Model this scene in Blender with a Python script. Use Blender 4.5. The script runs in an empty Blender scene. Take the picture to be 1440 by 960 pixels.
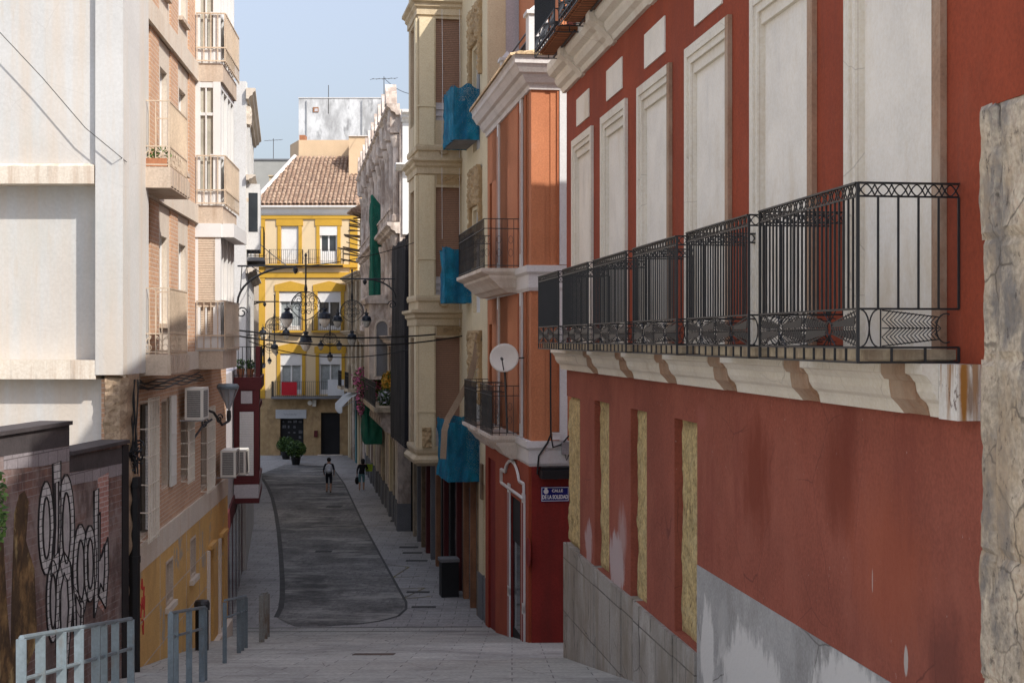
import bpy, bmesh, math, random
from mathutils import Vector, noise as mnoise
R = random.Random(7)
SC = bpy.context.scene
COL = SC.collection
H = 7.7                      # eye height above the lower street
FPX = 2000.0                 # focal length in pixels of the 1440 px wide photo
def K(px): return (px - 720.0) / FPX
def P(px, py, y): return Vector((K(px) * y, y, H - (py - 477.0) / FPX * y))
def ramp(y):
    if y < 35.5: return H - 1.51 - 0.164 * y
    if y > 40: return 0.0
    t = (y - 35.5) / 4.5
    a = H - 1.51 - 0.164 * 35.5
    return a * (1 - t) ** 2
# ------------------------------------------------------------------ mesh builder
class MB:
    def __init__(s): s.v = []; s.f = []; s.m = []
    def add(s, vs, fs, mi=0):
        o = len(s.v); s.v += [Vector(v) for v in vs]
        for f in fs: s.f.append([o + i for i in f]); s.m.append(mi)
    def quad(s, a, b, c, d, mi=0): s.add([a, b, c, d], [(0, 1, 2, 3)], mi)
    def poly(s, ps, mi=0): s.add(ps, [tuple(range(len(ps)))], mi)
    def hexa(s, p, mi=0):
        s.add(p, [(0, 3, 2, 1), (4, 5, 6, 7), (0, 1, 5, 4), (1, 2, 6, 5), (2, 3, 7, 6), (3, 0, 4, 7)], mi)
    def box(s, x0, x1, y0, y1, z0, z1, mi=0):
        s.hexa([(x0, y0, z0), (x1, y0, z0), (x1, y1, z0), (x0, y1, z0), (x0, y0, z1), (x1, y0, z1), (x1, y1, z1), (x0, y1, z1)], mi)
    def prism(s, base, vec, mi=0):
        n = len(base); b = [Vector(p) for p in base]; t = [p + Vector(vec) for p in b]
        s.add(b + t, [tuple(range(n))[::-1], tuple(range(n, 2 * n))] + [(i, (i + 1) % n, n + (i + 1) % n, n + i) for i in range(n)], mi)
    def tube(s, pts, r, n=6, closed=False, mi=0, caps=True):
        pts = [Vector(p) for p in pts]; N = len(pts)
        if N < 2: return
        rs = r if isinstance(r, (list, tuple)) else [r] * N
        rings = []
        up = None
        for i, p in enumerate(pts):
            if closed: t = pts[(i + 1) % N] - pts[i - 1]
            else: t = pts[min(i + 1, N - 1)] - pts[max(i - 1, 0)]
            if t.length < 1e-9: t = Vector((0, 0, 1))
            t.normalize()
            if up is None:
                up = Vector((0, 0, 1)) if abs(t.z) < .9 else Vector((0, 1, 0))
            a = t.cross(up)
            if a.length < 1e-4: a = t.orthogonal()
            a.normalize(); b = a.cross(t).normalized(); up = b
            ph = math.pi / 4 if n == 4 else 0
            rings.append([p + (a * math.cos(2 * math.pi * k / n + ph) + b * math.sin(2 * math.pi * k / n + ph)) * rs[i] for k in range(n)])
        vs = [v for g in rings for v in g]; fs = []
        for i in range(N if closed else N - 1):
            j = (i + 1) % N
            for k in range(n):
                fs.append((i * n + k, i * n + (k + 1) % n, j * n + (k + 1) % n, j * n + k))
        if caps and not closed:
            fs.append(tuple(range(n))[::-1]); fs.append(tuple((N - 1) * n + k for k in range(n)))
        s.add(vs, fs, mi)
    def bar(s, a, b, w, mi=0): s.tube([a, b], w * .707, 4, mi=mi)
    def lathe(s, c, prof, n=12, mi=0, ax=(0, 0, 1)):
        c = Vector(c); ax = Vector(ax).normalized(); a = ax.orthogonal().normalized(); b = ax.cross(a)
        vs = []; fs = []
        for (r, h) in prof:
            for k in range(n):
                t = 2 * math.pi * k / n
                vs.append(c + ax * h + (a * math.cos(t) + b * math.sin(t)) * max(r, 1e-4))
        for i in range(len(prof) - 1):
            for k in range(n): fs.append((i * n + k, i * n + (k + 1) % n, (i + 1) * n + (k + 1) % n, (i + 1) * n + k))
        fs.append(tuple(range(n))[::-1]); fs.append(tuple((len(prof) - 1) * n + k for k in range(n)))
        s.add(vs, fs, mi)
    def arc(s, c, u, v, ru, rv, a0, a1, r, seg=8, n=4, mi=0):
        c = Vector(c); u = Vector(u); v = Vector(v)
        s.tube([c + u * (ru * math.cos(a0 + (a1 - a0) * i / seg)) + v * (rv * math.sin(a0 + (a1 - a0) * i / seg)) for i in range(seg + 1)], r, n, mi=mi)
    def leaves(s, c, rad, n, size, mi=0, mis=None, rnd=R, flat=.0):
        for _ in range(n):
            while 1:
                q = Vector((rnd.uniform(-1, 1), rnd.uniform(-1, 1), rnd.uniform(-1, 1)))
                if q.length < 1 and q.length > rnd.random() * .8: break
            p = Vector(c) + Vector((q.x * rad[0], q.y * rad[1], q.z * rad[2]))
            d = Vector((rnd.gauss(0, 1), rnd.gauss(0, 1), rnd.gauss(0, 1))).normalized()
            e = d.orthogonal().normalized(); sz = size * rnd.uniform(.6, 1.3)
            s.add([p - d * sz, p + e * sz * .45, p + d * sz, p - e * sz * .45], [(0, 1, 2, 3)], rnd.choice(mis) if mis else mi)
    def sphere(s, c, r, n=10, m=7, mi=0, sx=1, sy=1, sz=1, rough=0, sc=2):
        c = Vector(c); vs = [c + Vector((0, 0, -r * sz))]; fs = []
        for i in range(1, m):
            t = -math.pi / 2 + math.pi * i / m
            for k in range(n):
                a = 2 * math.pi * k / n
                q = Vector((math.cos(t) * math.cos(a), math.cos(t) * math.sin(a), math.sin(t)))
                rr = r * (1 + rough * mnoise.noise(q * sc + c))
                vs.append(c + Vector((q.x * sx, q.y * sy, q.z * sz)) * rr)
        vs.append(c + Vector((0, 0, r * sz))); L = len(vs) - 1
        for k in range(n):
            fs.append((0, 1 + (k + 1) % n, 1 + k)); fs.append((L, L - n + k, L - n + (k + 1) % n))
        for i in range(m - 2):
            for k in range(n): fs.append((1 + i * n + k, 1 + i * n + (k + 1) % n, 1 + (i + 1) * n + (k + 1) % n, 1 + (i + 1) * n + k))
        s.add(vs, fs, mi)
    def build(s, name, mat, parent=None, smooth=False, off=None):
        base = Vector((0, 0, 0))
        q = parent
        while q is not None: base += q.location; q = q.parent
        if off is not None: base = Vector(off)
        me = bpy.data.meshes.new(name)
        me.from_pydata([tuple(v - base) for v in s.v], [], s.f)
        mats = mat if isinstance(mat, (list, tuple)) else [mat]
        for m in mats: me.materials.append(m)
        uv = me.uv_layers.new(name='UVMap')
        data = uv.data
        for p in me.polygons:
            p.material_index = min(s.m[p.index], len(mats) - 1); p.use_smooth = smooth
            n = p.normal
            if abs(n.z) > .75: t = (1, 0); flat = True
            else:
                l = math.hypot(n.x, n.y) or 1; t = (-n.y / l, n.x / l); flat = False
                if (t[1] if abs(t[1]) > .2 else t[0]) < 0: t = (-t[0], -t[1])
            for li in p.loop_indices:
                w = s.v[me.loops[li].vertex_index]
                data[li].uv = (w.x, w.y) if flat else (w.x * t[0] + w.y * t[1], w.z)
        me.validate()
        o = bpy.data.objects.new(name, me); COL.objects.link(o)
        if parent is not None: o.parent = parent
        elif off is not None: o.location = base
        return o
def thing(name, label, cat, loc=(0, 0, 0), group=None, rz=0):
    o = bpy.data.objects.new(name, None); COL.objects.link(o); o.empty_display_size = .3
    o.location = loc; o.rotation_euler = (0, 0, rz); o['label'] = label; o['category'] = cat; o['kind'] = 'thing'
    if group: o['group'] = group
    return o
def tag(o, label, cat, group=None, kind='thing'):
    o['label'] = label; o['category'] = cat; o['kind'] = kind
    if group: o['group'] = group
    return o
def struct(o, kind='structure'): o['kind'] = kind; return o
def solo(name, mb, mat, label, cat, group=None, smooth=False):
    lo = min(mb.v, key=lambda v: v.z); c = sum(mb.v, Vector()) / len(mb.v)
    return tag(mb.build(name, mat, off=(c.x, c.y, lo.z), smooth=smooth), label, cat, group)
def copy_tree(o, parent=None):
    c = o.copy(); COL.objects.link(c); c.parent = parent
    for ch in list(o.children): copy_tree(ch, c)
    return c
# ------------------------------------------------------------------ a facade plane
class Wall:
    def __init__(s, a, b, flip=False):
        s.O = Vector(a); B = Vector(b); s.u = (B - s.O).normalized(); s.L = (B - s.O).length
        n = Vector((-s.u.y, s.u.x))
        if n.dot(-(s.O + B) / 2) < 0: n = -n
        s.n = -n if flip else n
    def s(s, px, d=0):
        O = s.O + s.n * d; k = K(px); return (k * O.y - O.x) / (s.u.x - k * s.u.y)
    def sy(s, y): return (y - s.O.y) / s.u.y
    def Y(s, q, d=0): return s.O.y + s.u.y * q + s.n.y * d
    def z(s, q, py, d=0): return H - (py - 477.0) / FPX * s.Y(q, d)
    def p(s, q, z, d=0):
        w = s.O + s.u * q + s.n * d; return Vector((w.x, w.y, z))
    def box(s, mb, a, b, z0, z1, d0, d1, mi=0):
        mb.hexa([s.p(a, z0, d0), s.p(b, z0, d0), s.p(b, z0, d1), s.p(a, z0, d1), s.p(a, z1, d0), s.p(b, z1, d0), s.p(b, z1, d1), s.p(a, z1, d1)], mi)
    def mould(s, mb, a, b, prof, mi=0):
        mb.prism([s.p(a, z, d) for d, z in prof], s.p(b, 0) - s.p(a, 0), mi)
    def holes(s, mb, a, b, z0, z1, ops, dep=.15, mi=0, d=0, mr=None, thick=.3):
        mr = mi if mr is None else mr
        S = sorted({a, b} | {v for o in ops for v in o[:2] if a < v < b}); Z = sorted({z0, z1} | {v for o in ops for v in o[2:4] if z0 < v < z1})
        for i in range(len(S) - 1):
            for j in range(len(Z) - 1):
                cs, cz = (S[i] + S[i + 1]) / 2, (Z[j] + Z[j + 1]) / 2
                if any(o[0] < cs < o[1] and o[2] < cz < o[3] for o in ops): continue
                mb.quad(s.p(S[i], Z[j], d), s.p(S[i + 1], Z[j], d), s.p(S[i + 1], Z[j + 1], d), s.p(S[i], Z[j + 1], d), mi)
        for o in ops:
            q0, q1, w0, w1 = max(o[0], a), min(o[1], b), max(o[2], z0), min(o[3], z1); e = d - dep
            mb.quad(s.p(q0, w0, d), s.p(q0, w1, d), s.p(q0, w1, e), s.p(q0, w0, e), mr)
            mb.quad(s.p(q1, w0, d), s.p(q1, w1, d), s.p(q1, w1, e), s.p(q1, w0, e), mr)
            mb.quad(s.p(q0, w0, d), s.p(q1, w0, d), s.p(q1, w0, e), s.p(q0, w0, e), mr)
            mb.quad(s.p(q0, w1, d), s.p(q1, w1, d), s.p(q1, w1, e), s.p(q0, w1, e), mr)
        e = d - thick
        mb.quad(s.p(a, z0, d), s.p(a, z1, d), s.p(a, z1, e), s.p(a, z0, e), mi); mb.quad(s.p(b, z0, d), s.p(b, z1, d), s.p(b, z1, e), s.p(b, z0, e), mi)
        mb.quad(s.p(a, z1, d), s.p(b, z1, d), s.p(b, z1, e), s.p(a, z1, e), mi)
    def pane(s, mb, a, b, z0, z1, d, mi=0):
        s.box(mb, a, b, z0, z1, d - .03, d, mi)
    def frame(s, mb, a, b, z0, z1, w, d0, d1, mi=0, bottom=True):
        s.box(mb, a, a + w, z0, z1, d0, d1, mi); s.box(mb, b - w, b, z0, z1, d0, d1, mi)
        s.box(mb, a + w, b - w, z1 - w, z1, d0, d1, mi)
        if bottom: s.box(mb, a + w, b - w, z0, z0 + w, d0, d1, mi)
# ------------------------------------------------------------------ materials
def nt(name):
    m = bpy.data.materials.new(name); m.use_nodes = True; t = m.node_tree
    b = t.nodes['Principled BSDF']; return m, t, b
def mixc(t, fac, a, b, mode='MIX'):
    n = t.nodes.new('ShaderNodeMix'); n.data_type = 'RGBA'; n.blend_type = mode
    for sock, val in ((n.inputs[0], fac), (n.inputs[6], a), (n.inputs[7], b)):
        if hasattr(val, 'is_output') or isinstance(val, bpy.types.NodeSocket): t.links.new(val, sock)
        elif isinstance(val, (tuple, list)): sock.default_value = (*val[:3], 1)
        else: sock.default_value = val
    return n.outputs[2]
def noise(t, co, scale, detail=4, rough=.6, stretch=(1, 1, 1), loc=(0, 0, 0)):
    mp = t.nodes.new('ShaderNodeMapping'); t.links.new(co, mp.inputs[0]); mp.inputs['Scale'].default_value = stretch; mp.inputs['Location'].default_value = loc
    n = t.nodes.new('ShaderNodeTexNoise'); n.inputs['Scale'].default_value = scale; n.inputs['Detail'].default_value = detail; n.inputs['Roughness'].default_value = rough
    t.links.new(mp.outputs[0], n.inputs[0]); return n.outputs[0]
def rampn(t, v, a, b):
    n = t.nodes.new('ShaderNodeMapRange'); n.inputs[1].default_value = a; n.inputs[2].default_value = b; t.links.new(v, n.inputs[0]); return n.outputs[0]
def mul(t, a, b):
    n = t.nodes.new('ShaderNodeMath'); n.operation = 'MULTIPLY'
    for i, v in enumerate((a, b)):
        if isinstance(v, (int, float)): n.inputs[i].default_value = v
        else: t.links.new(v, n.inputs[i])
    return n.outputs[0]
def mat(name, col, rough=.88, var=.12, vs=.9, fine=.07, fs=30, bump=.12, stains=(), blots=(), metallic=0, spec=.3, brick=None, alpha=None, stripes=None, trans=0, cracks=None):
    """stains: (colour, scale, lo, hi, amount, stretch); blots: (u, v, ru, rv, colour, amount)"""
    m, t, b = nt(name)
    tc = t.nodes.new('ShaderNodeTexCoord'); co = tc.outputs['Object']; uv = tc.outputs['UV']
    c = mixc(t, rampn(t, noise(t, co, vs, 6, .65), .36, .64), [x * (1 - var) for x in col], [min(1, x * (1 + var)) for x in col])
    hgt = None
    if brick:
        c2, mort, bw, bh, ms = brick[:5]
        n = t.nodes.new('ShaderNodeTexBrick'); t.links.new(uv, n.inputs[0])
        n.inputs['Scale'].default_value = 1; n.inputs['Brick Width'].default_value = bw; n.inputs['Row Height'].default_value = bh; n.inputs['Mortar Size'].default_value = ms
        n.inputs['Mortar Smooth'].default_value = .3; n.inputs['Bias'].default_value = -.1
        n.inputs['Color2'].default_value = (*c2, 1); n.inputs['Mortar'].default_value = (*mort, 1); t.links.new(c, n.inputs['Color1'])
        if len(brick) > 5: n.offset = brick[5]
        c = n.outputs[0]; hgt = n.outputs[1]
    if stripes:
        w, sc, amt, ax = stripes
        sp = t.nodes.new('ShaderNodeSeparateXYZ'); t.links.new(uv, sp.inputs[0])
        fr = t.nodes.new('ShaderNodeMath'); fr.operation = 'FRACT'; t.links.new(mul(t, sp.outputs[ax], 1 / w), fr.inputs[0])
        lt = t.nodes.new('ShaderNodeMath'); lt.operation = 'LESS_THAN'; lt.inputs[1].default_value = sc; t.links.new(fr.outputs[0], lt.inputs[0])
        c = mixc(t, mul(t, lt.outputs[0], amt), c, [x * .3 for x in col]); hgt = lt.outputs[0]
    if fine: c = mixc(t, fine * 5, c, mixc(t, rampn(t, noise(t, co, fs, 3), .25, .75), [0.25] * 3, [.75] * 3), 'OVERLAY')
    for i, (sc, scl, lo, hi, amt, st) in enumerate(stains):
        f = mul(t, rampn(t, noise(t, co, scl, 6, .68, st, (i * 7.3, i * 3.1, i * 5.7)), lo - .02, lo + (hi - lo) * .6), amt); c = mixc(t, f, c, sc)
    if cracks:
        cs, cw, cc, ca = cracks
        ds = t.nodes.new('ShaderNodeMix'); ds.data_type = 'VECTOR'; ds.inputs[0].default_value = .12
        nn = t.nodes.new('ShaderNodeTexNoise'); nn.inputs['Scale'].default_value = cs * 2.2; nn.inputs['Detail'].default_value = 5; t.links.new(co, nn.inputs[0])
        t.links.new(co, ds.inputs[4]); t.links.new(nn.outputs[1], ds.inputs[5])
        vo = t.nodes.new('ShaderNodeTexVoronoi'); vo.feature = 'DISTANCE_TO_EDGE'; vo.inputs['Scale'].default_value = cs; t.links.new(ds.outputs[1], vo.inputs[0])
        c = mixc(t, mul(t, mul(t, rampn(t, vo.outputs[0], cw, cw * .3), rampn(t, noise(t, co, cs * .6, 3, .5, (1, 1, 1), (3, 9, 2)), .46, .56)), ca), c, cc)
    for (u, v, ru, rv, bc, amt) in blots:
        mp = t.nodes.new('ShaderNodeMapping'); t.links.new(uv, mp.inputs[0]); mp.inputs['Location'].default_value = (-u / ru, -v / rv, 0); mp.inputs['Scale'].default_value = (1 / ru, 1 / rv, 0)
        ln = t.nodes.new('ShaderNodeVectorMath'); ln.operation = 'LENGTH'; t.links.new(mp.outputs[0], ln.inputs[0])
        ad = t.nodes.new('ShaderNodeMath'); ad.operation = 'ADD'; t.links.new(ln.outputs['Value'], ad.inputs[0]); t.links.new(mul(t, noise(t, co, 5, 6, .7, (1, 1, .35)), 1.3), ad.inputs[1])
        f = mul(t, rampn(t, ad.outputs[0], *((1.42, 1.24) if sum(bc) > 1.2 else (1.6, 1.05))), amt); c = mixc(t, f, c, bc)
    t.links.new(c, b.inputs['Base Color'])
    b.inputs['Roughness'].default_value = rough; b.inputs['Metallic'].default_value = metallic; b.inputs['Specular IOR Level'].default_value = spec
    if trans: b.inputs['Transmission Weight'].default_value = trans
    if bump:
        bp = t.nodes.new('ShaderNodeBump'); bp.inputs['Strength'].default_value = min(1, bump * 2.2); bp.inputs['Distance'].default_value = .012
        nz = noise(t, co, fs * .6, 5)
        if hgt is not None:
            ad = t.nodes.new('ShaderNodeMath'); ad.operation = 'SUBTRACT'; t.links.new(mul(t, nz, .5), ad.inputs[0]); t.links.new(hgt, ad.inputs[1]); nz = ad.outputs[0]
        t.links.new(nz, bp.inputs['Height']); t.links.new(bp.outputs[0], b.inputs['Normal'])
    if alpha:
        scale, thr = alpha
        v = t.nodes.new('ShaderNodeTexVoronoi'); v.inputs['Scale'].default_value = scale; t.links.new(co, v.inputs[0])
        g = t.nodes.new('ShaderNodeMath'); g.operation = 'GREATER_THAN'; g.inputs[1].default_value = thr; t.links.new(v.outputs[0], g.inputs[0]); t.links.new(g.outputs[0], b.inputs['Alpha'])
    return m
V1 = (1, 1, .12)
G = lambda x: (x, x, x)
m_red = mat('red plaster', (.285, .053, .021), var=.12, bump=.2, stains=[((.20, .044, .025), 1.1, .5, .75, .55, V1), ((.34, .085, .042), 2.4, .55, .8, .35, (1, 1, .5)), ((.17, .05, .035), 5, .62, .8, .5, (1, 1, .08))])
m_orange = mat('orange plaster', (.51, .195, .09), var=.08, stains=[((.42, .15, .07), 1, .5, .85, .35, (1, 1, .5)), ((.56, .26, .15), 3, .62, .8, .3, (1, 1, .6))])
m_orange2 = mat('dark orange plaster', (.42, .14, .06), var=.08)
m_dred = mat('dark red plaster', (.21, .022, .016), var=.15, stains=[((.09, .02, .015), 2, .5, .8, .5, V1)])
m_rustred = mat('rust red facing', (.30, .06, .026), var=.12)
m_infill = mat('pale infill plaster', (.80, .735, .64), var=.06, vs=1.5, stains=[((.52, .38, .2), .8, .55, .8, .45, (1, 1, .5)), ((.5, .47, .43), 2.2, .58, .75, .25, (1, 1, .3))])
m_trim = mat('cream stone trim', (.74, .67, .56), var=.06, stains=[((.50, .37, .26), 1.0, .58, .8, .4, (1, 1, .35)), ((.3, .26, .21), 6, .64, .8, .4, V1)], cracks=(1.3, .007, (.3, .25, .2), .4))
m_trimbrown = mat('bare brown stone trim', (.36, .22, .14), var=.15, stains=[((.5, .4, .3), 2, .5, .7, .5, (1, 1, .4))])
m_white = mat('white plaster', (.66, .645, .62), var=.04, stains=[((.6, .5, .38), .9, .55, .8, .3, V1), ((.55, .53, .5), 2.4, .6, .8, .25, V1)])
m_party = mat('weathered white render', (.53, .515, .49), cracks=(.9, .004, (.36, .33, .3), .3), var=.07, vs=.5, fine=.03, fs=20, bump=.12, stains=[((.56, .43, .30), 1.2, .52, .72, .45, (1, 1, .05)), ((.40, .43, .4), .8, .56, .8, .3, (1, 1, .5)), ((.5, .42, .33), 5, .62, .75, .4, (1, 1, .1)), ((.4, .36, .3), 12, .68, .74, .5, (1, 1, .5))])
m_ledge = mat('stained ledge', (.66, .58, .48), var=.08, stains=[((.4, .27, .18), 4, .5, .7, .6, (1, 1, .05)), ((.35, .3, .25), 9, .6, .7, .4, (1, 1, .1))])
m_cream = mat('cream ochre stone', (.55, .44, .29), var=.08, stains=[((.32, .22, .11), 1.4, .52, .75, .45, V1), ((.62, .52, .34), 3, .6, .8, .3, (1, 1, .4))])
m_creamlt = mat('light cream plaster', (.66, .55, .36), var=.06, stains=[((.45, .34, .2), 1.6, .55, .8, .4, V1)])
m_orn = mat('carved relief', (.40, .28, .15), var=.15, bump=.5)
m_brick = mat('orange brick', (.52, .31, .19), var=.12, brick=((.45, .255, .155), (.55, .45, .35), .25, .075, .008), stains=[((.34, .2, .12), 1.2, .55, .8, .35, V1)])
m_beige = mat('beige render', (.56, .48, .39), var=.06, stains=[((.5, .36, .24), 2, .52, .75, .5, V1), ((.38, .28, .2), 6, .62, .75, .4, V1)])
m_spand = mat('brown beige slab', (.50, .40, .31), var=.08, stains=[((.34, .23, .15), 3, .5, .72, .55, V1)])
m_ochre = mat('ochre render', (.56, .33, .11), var=.1, stains=[((.40, .23, .09), 1.3, .52, .75, .5, (1, 1, .6)), ((.3, .28, .24), 1.2, .62, .66, .8, (1, 1, .8))])
m_frame = mat('white joinery', (.66, .645, .62), rough=.5, var=.04, fine=.02, bump=.02)
m_shutter = mat('beige roller shutter', (.56, .44, .33), rough=.6, var=.06, stripes=(.05, .22, .6, 1), bump=.3)
m_brshut = mat('brown roller shutter', (.30, .17, .11), rough=.6, var=.06, stripes=(.055, .25, .65, 1), bump=.3)
m_wshut = mat('white slatted shutter', (.72, .69, .65), rough=.6, var=.05, stripes=(.05, .2, .4, 1), bump=.25)
m_doorbr = mat('brown timber', (.30, .14, .07), rough=.6, var=.2, stains=[((.1, .05, .03), 6, .5, .7, .5, V1)])
m_iron = mat('black wrought iron', (.012, .012, .013), rough=.45, var=.3, fine=.05, bump=.05, stains=[((.06, .03, .02), 12, .6, .75, .5, (1, 1, 1))], spec=.5)
m_greyiron = mat('weathered grey iron', (.055, .052, .048), rough=.6, var=.3, stains=[((.12, .07, .045), 8, .55, .7, .5, (1, 1, 1))])
m_tanrail = mat('tan painted rail', (.52, .41, .30), rough=.6, var=.15)
m_barrier = mat('blue grey painted steel', (.135, .165, .18), rough=.45, var=.12, bump=.05, spec=.5, stains=[((.12, .1, .08), 7, .58, .72, .5, (1, 1, .3)), ((.22, .27, .3), 4, .55, .7, .4, (1, 1, .3))])
m_barrier2 = mat('worn rusty grey steel', (.22, .22, .20), rough=.6, var=.15, stains=[((.14, .085, .05), 6, .5, .66, .7, (1, 1, .25))])
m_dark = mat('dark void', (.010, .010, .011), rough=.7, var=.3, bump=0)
m_glass = mat('dark window glass', (.03, .035, .04), rough=.08, var=.2, fine=0, bump=0, spec=.8)
m_curtain = mat('curtained glass', (.40, .37, .30), rough=.25, var=.25, vs=2, fine=0, bump=0, spec=.6, stripes=(.13, .35, .35, 0))
m_conc = mat('grey concrete', (.28, .27, .255), var=.14, vs=1.4, stains=[((.17, .15, .12), .9, .5, .7, .6, (1, 1, .7)), ((.42, .4, .37), 2.5, .6, .72, .4, (1, 1, .6)), ((.06, .06, .05), 7, .66, .7, .6, (1, 1, .25))], bump=.3)
m_rough = mat('rough yellow stone infill', (.46, .345, .16), var=.25, vs=5, fine=.2, fs=22, bump=1, stains=[((.14, .1, .05), 11, .6, .68, .8, (1, 1, .6)), ((.60, .49, .27), 5, .52, .7, .5, (1, 1, 1))])
m_stone = mat('weathered ashlar', cracks=(2.2, .02, (.1, .08, .06), .7), col=(.52, .43, .32), var=.25, vs=2.2, fine=.14, fs=26, bump=.8, stains=[((.16, .15, .145), 2.6, .5, .66, .75, (1, 1, .5)), ((.50, .36, .22), 1.7, .5, .7, .6, (1, 1, .5)), ((.07, .055, .045), 14, .6, .7, .7, (1, 1, .7))])
m_rubble = mat('rubble stone', (.36, .26, .17), var=.3, vs=4, bump=1, stains=[((.14, .09, .06), 8, .5, .7, .7, (1, 1, 1))])
m_tile = mat('clay roof tile', (.32, .20, .135), var=.35, vs=3.5, stains=[((.5, .4, .28), 3.5, .5, .7, .5, (1, 1, 1)), ((.16, .11, .085), 2.2, .52, .7, .5, (1, 1, 1))])
m_yellow = mat('pale yellow plaster', (.62, .475, .29), var=.04, stains=[((.6, .42, .2), 1.2, .5, .8, .3, V1)])
m_mustard = mat('mustard trim', (.50, .285, .035), var=.06)
m_brstone = mat('brown stone facing', (.36, .245, .125), var=.2, vs=1.2, stains=[((.2, .13, .07), 1.5, .5, .7, .5, (1, 1, .7)), ((.48, .36, .2), 2.5, .55, .75, .5, (1, 1, 1))])
m_peach = mat('peach plaster', (.60, .43, .27), var=.04, stains=[((.5, .34, .2), 1, .55, .8, .3, V1)])
m_stained = mat('black stained white wall', (.60, .595, .585), var=.06, vs=.4, stains=[((.25, .245, .24), .45, .46, .68, .75, (1, 1, .5)), ((.12, .12, .12), 1.2, .56, .7, .6, (1, 1, .35))])
m_greywall = mat('grey render', (.34, .33, .30), var=.06, stains=[((.25, .24, .21), 1, .5, .75, .4, V1)])
m_lav = mat('grey lilac plaster', (.50, .46, .46), var=.06)
m_pink = mat('pinkish carved stone', (.64, .54, .46), var=.2, vs=2, bump=.7, stains=[((.26, .19, .15), 1.4, .47, .66, .75, (1, 1, .5)), ((.70, .66, .62), 2.5, .55, .75, .4, (1, 1, .6))])
m_wornst = mat('worn old stone', (.44, .36, .26), var=.2, vs=1.8, bump=.6, stains=[((.2, .15, .1), 1.7, .48, .68, .65, (1, 1, .5))])
m_maroon = mat('maroon paint', (.10, .016, .017), rough=.55, var=.12)
m_cyan = mat('turquoise debris net', (.006, .15, .235), alpha=(55, .27), rough=.8, var=.3, vs=2.5, stains=[((.004, .07, .15), 1.8, .45, .7, .7, (1, 1, .2)), ((.04, .22, .36), 2.4, .55, .75, .4, (1, 1, .15))], bump=.3)
m_green = mat('green debris net', (.012, .13, .085), alpha=(60, .12), rough=.8, var=.15, vs=2, stains=[((.005, .07, .05), 2.5, .5, .7, .6, (1, 1, .08))], bump=.3)
m_black = mat('black debris net', (.012, .011, .014), rough=.85, var=.4, vs=2, stains=[((.035, .03, .03), 2, .5, .7, .5, (1, 1, .2))], alpha=(60, .18))
m_canvas = mat('taupe canvas', (.36, .27, .19), rough=.9, var=.1)
m_rubber = mat('black plastic', (.012, .012, .013), rough=.5, var=.2, bump=.03)
m_metal = mat('galvanised metal', (.36, .36, .36), rough=.45, metallic=.5, var=.1)
m_lampblue = mat('dark blue painted lantern', (.010, .014, .024), rough=.4, var=.2, bump=0, spec=.5)
m_globe = mat('frosted lantern glass', (.66, .60, .50), rough=.3, var=.1, bump=0, spec=.5)
m_acw = mat('cream appliance casing', (.68, .65, .58), rough=.5, var=.05, fine=.02, bump=.02)
m_acg = mat('appliance louvres', (.30, .29, .27), rough=.5, var=.05, stripes=(.04, .5, .8, 1))
m_leaf = mat('dark leaf', (.035, .075, .018), rough=.6, var=.3, fine=0, bump=0)
m_leaf2 = mat('bright leaf', (.09, .16, .03), rough=.6, var=.3, fine=0, bump=0)
m_pinkfl = mat('pink petals', (.62, .16, .32), rough=.7, var=.2, fine=0, bump=0)
m_yelfl = mat('yellow petals', (.60, .33, .05), rough=.7, var=.2, fine=0, bump=0)
m_pale = mat('pale petals', (.5, .5, .55), rough=.7, var=.2, fine=0, bump=0)
m_terra = mat('terracotta', (.38, .16, .08), var=.1)
m_redcl = mat('red cloth', (.45, .02, .03), rough=.9, var=.08)
m_whitecl = mat('white cloth', (.6, .6, .6), rough=.9, var=.05)
m_blue = mat('blue enamel', (.012, .02, .17), rough=.25, var=.03, fine=0, bump=0, spec=.5)
m_wtext = mat('white lettering', (.75, .75, .75), rough=.5, var=.02, fine=0, bump=0)
m_skin = mat('skin', (.42, .24, .16), rough=.6, var=.05, bump=0)
m_navy = mat('dark navy cotton', (.014, .015, .022), rough=.9, var=.15)
m_blackcl = mat('black cotton', (.008, .008, .009), rough=.9, var=.2)
m_teal = mat('teal cotton', (.10, .22, .24), rough=.9, var=.1)
m_bag = mat('pale grey backpack', (.48, .49, .52), rough=.8, var=.12)
m_hair = mat('dark hair', (.012, .009, .007), rough=.6, var=.2)
m_timber = mat('old timber', (.20, .14, .085), rough=.85, var=.3, vs=3)
m_soffit = mat('terracotta soffit', (.34, .13, .055), var=.2, vs=3, brick=((.27, .1, .045), (.05, .03, .02), 5.0, .16, .018))
m_road = mat('dark street paving', (.215, .205, .19), var=.25, vs=.45, fine=.22, fs=7, bump=.35, brick=((.17, .162, .155), (.12, .115, .11), .45, .3, .01), stains=[((.06, .058, .057), .3, .48, .66, .8, (1, .5, 1)), ((.42, .40, .36), .4, .52, .70, .6, (1, 2.6, 1)), ((.07, .068, .065), 1.3, .55, .7, .6, (1, 2, 1)), ((.40, .38, .34), 4, .66, .75, .4, (1, 2, 1))])
m_pave = mat('pale grey paving', (.36, .345, .33), var=.12, vs=.5, fine=.1, fs=14, bump=.3, brick=((.32, .305, .29), (.17, .16, .155), .8, .42, .012), stains=[((.15, .145, .14), .5, .50, .75, .6, (1, 1, 1)), ((.46, .44, .41), 1.2, .58, .75, .4, (1, 2, 1))])
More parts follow.
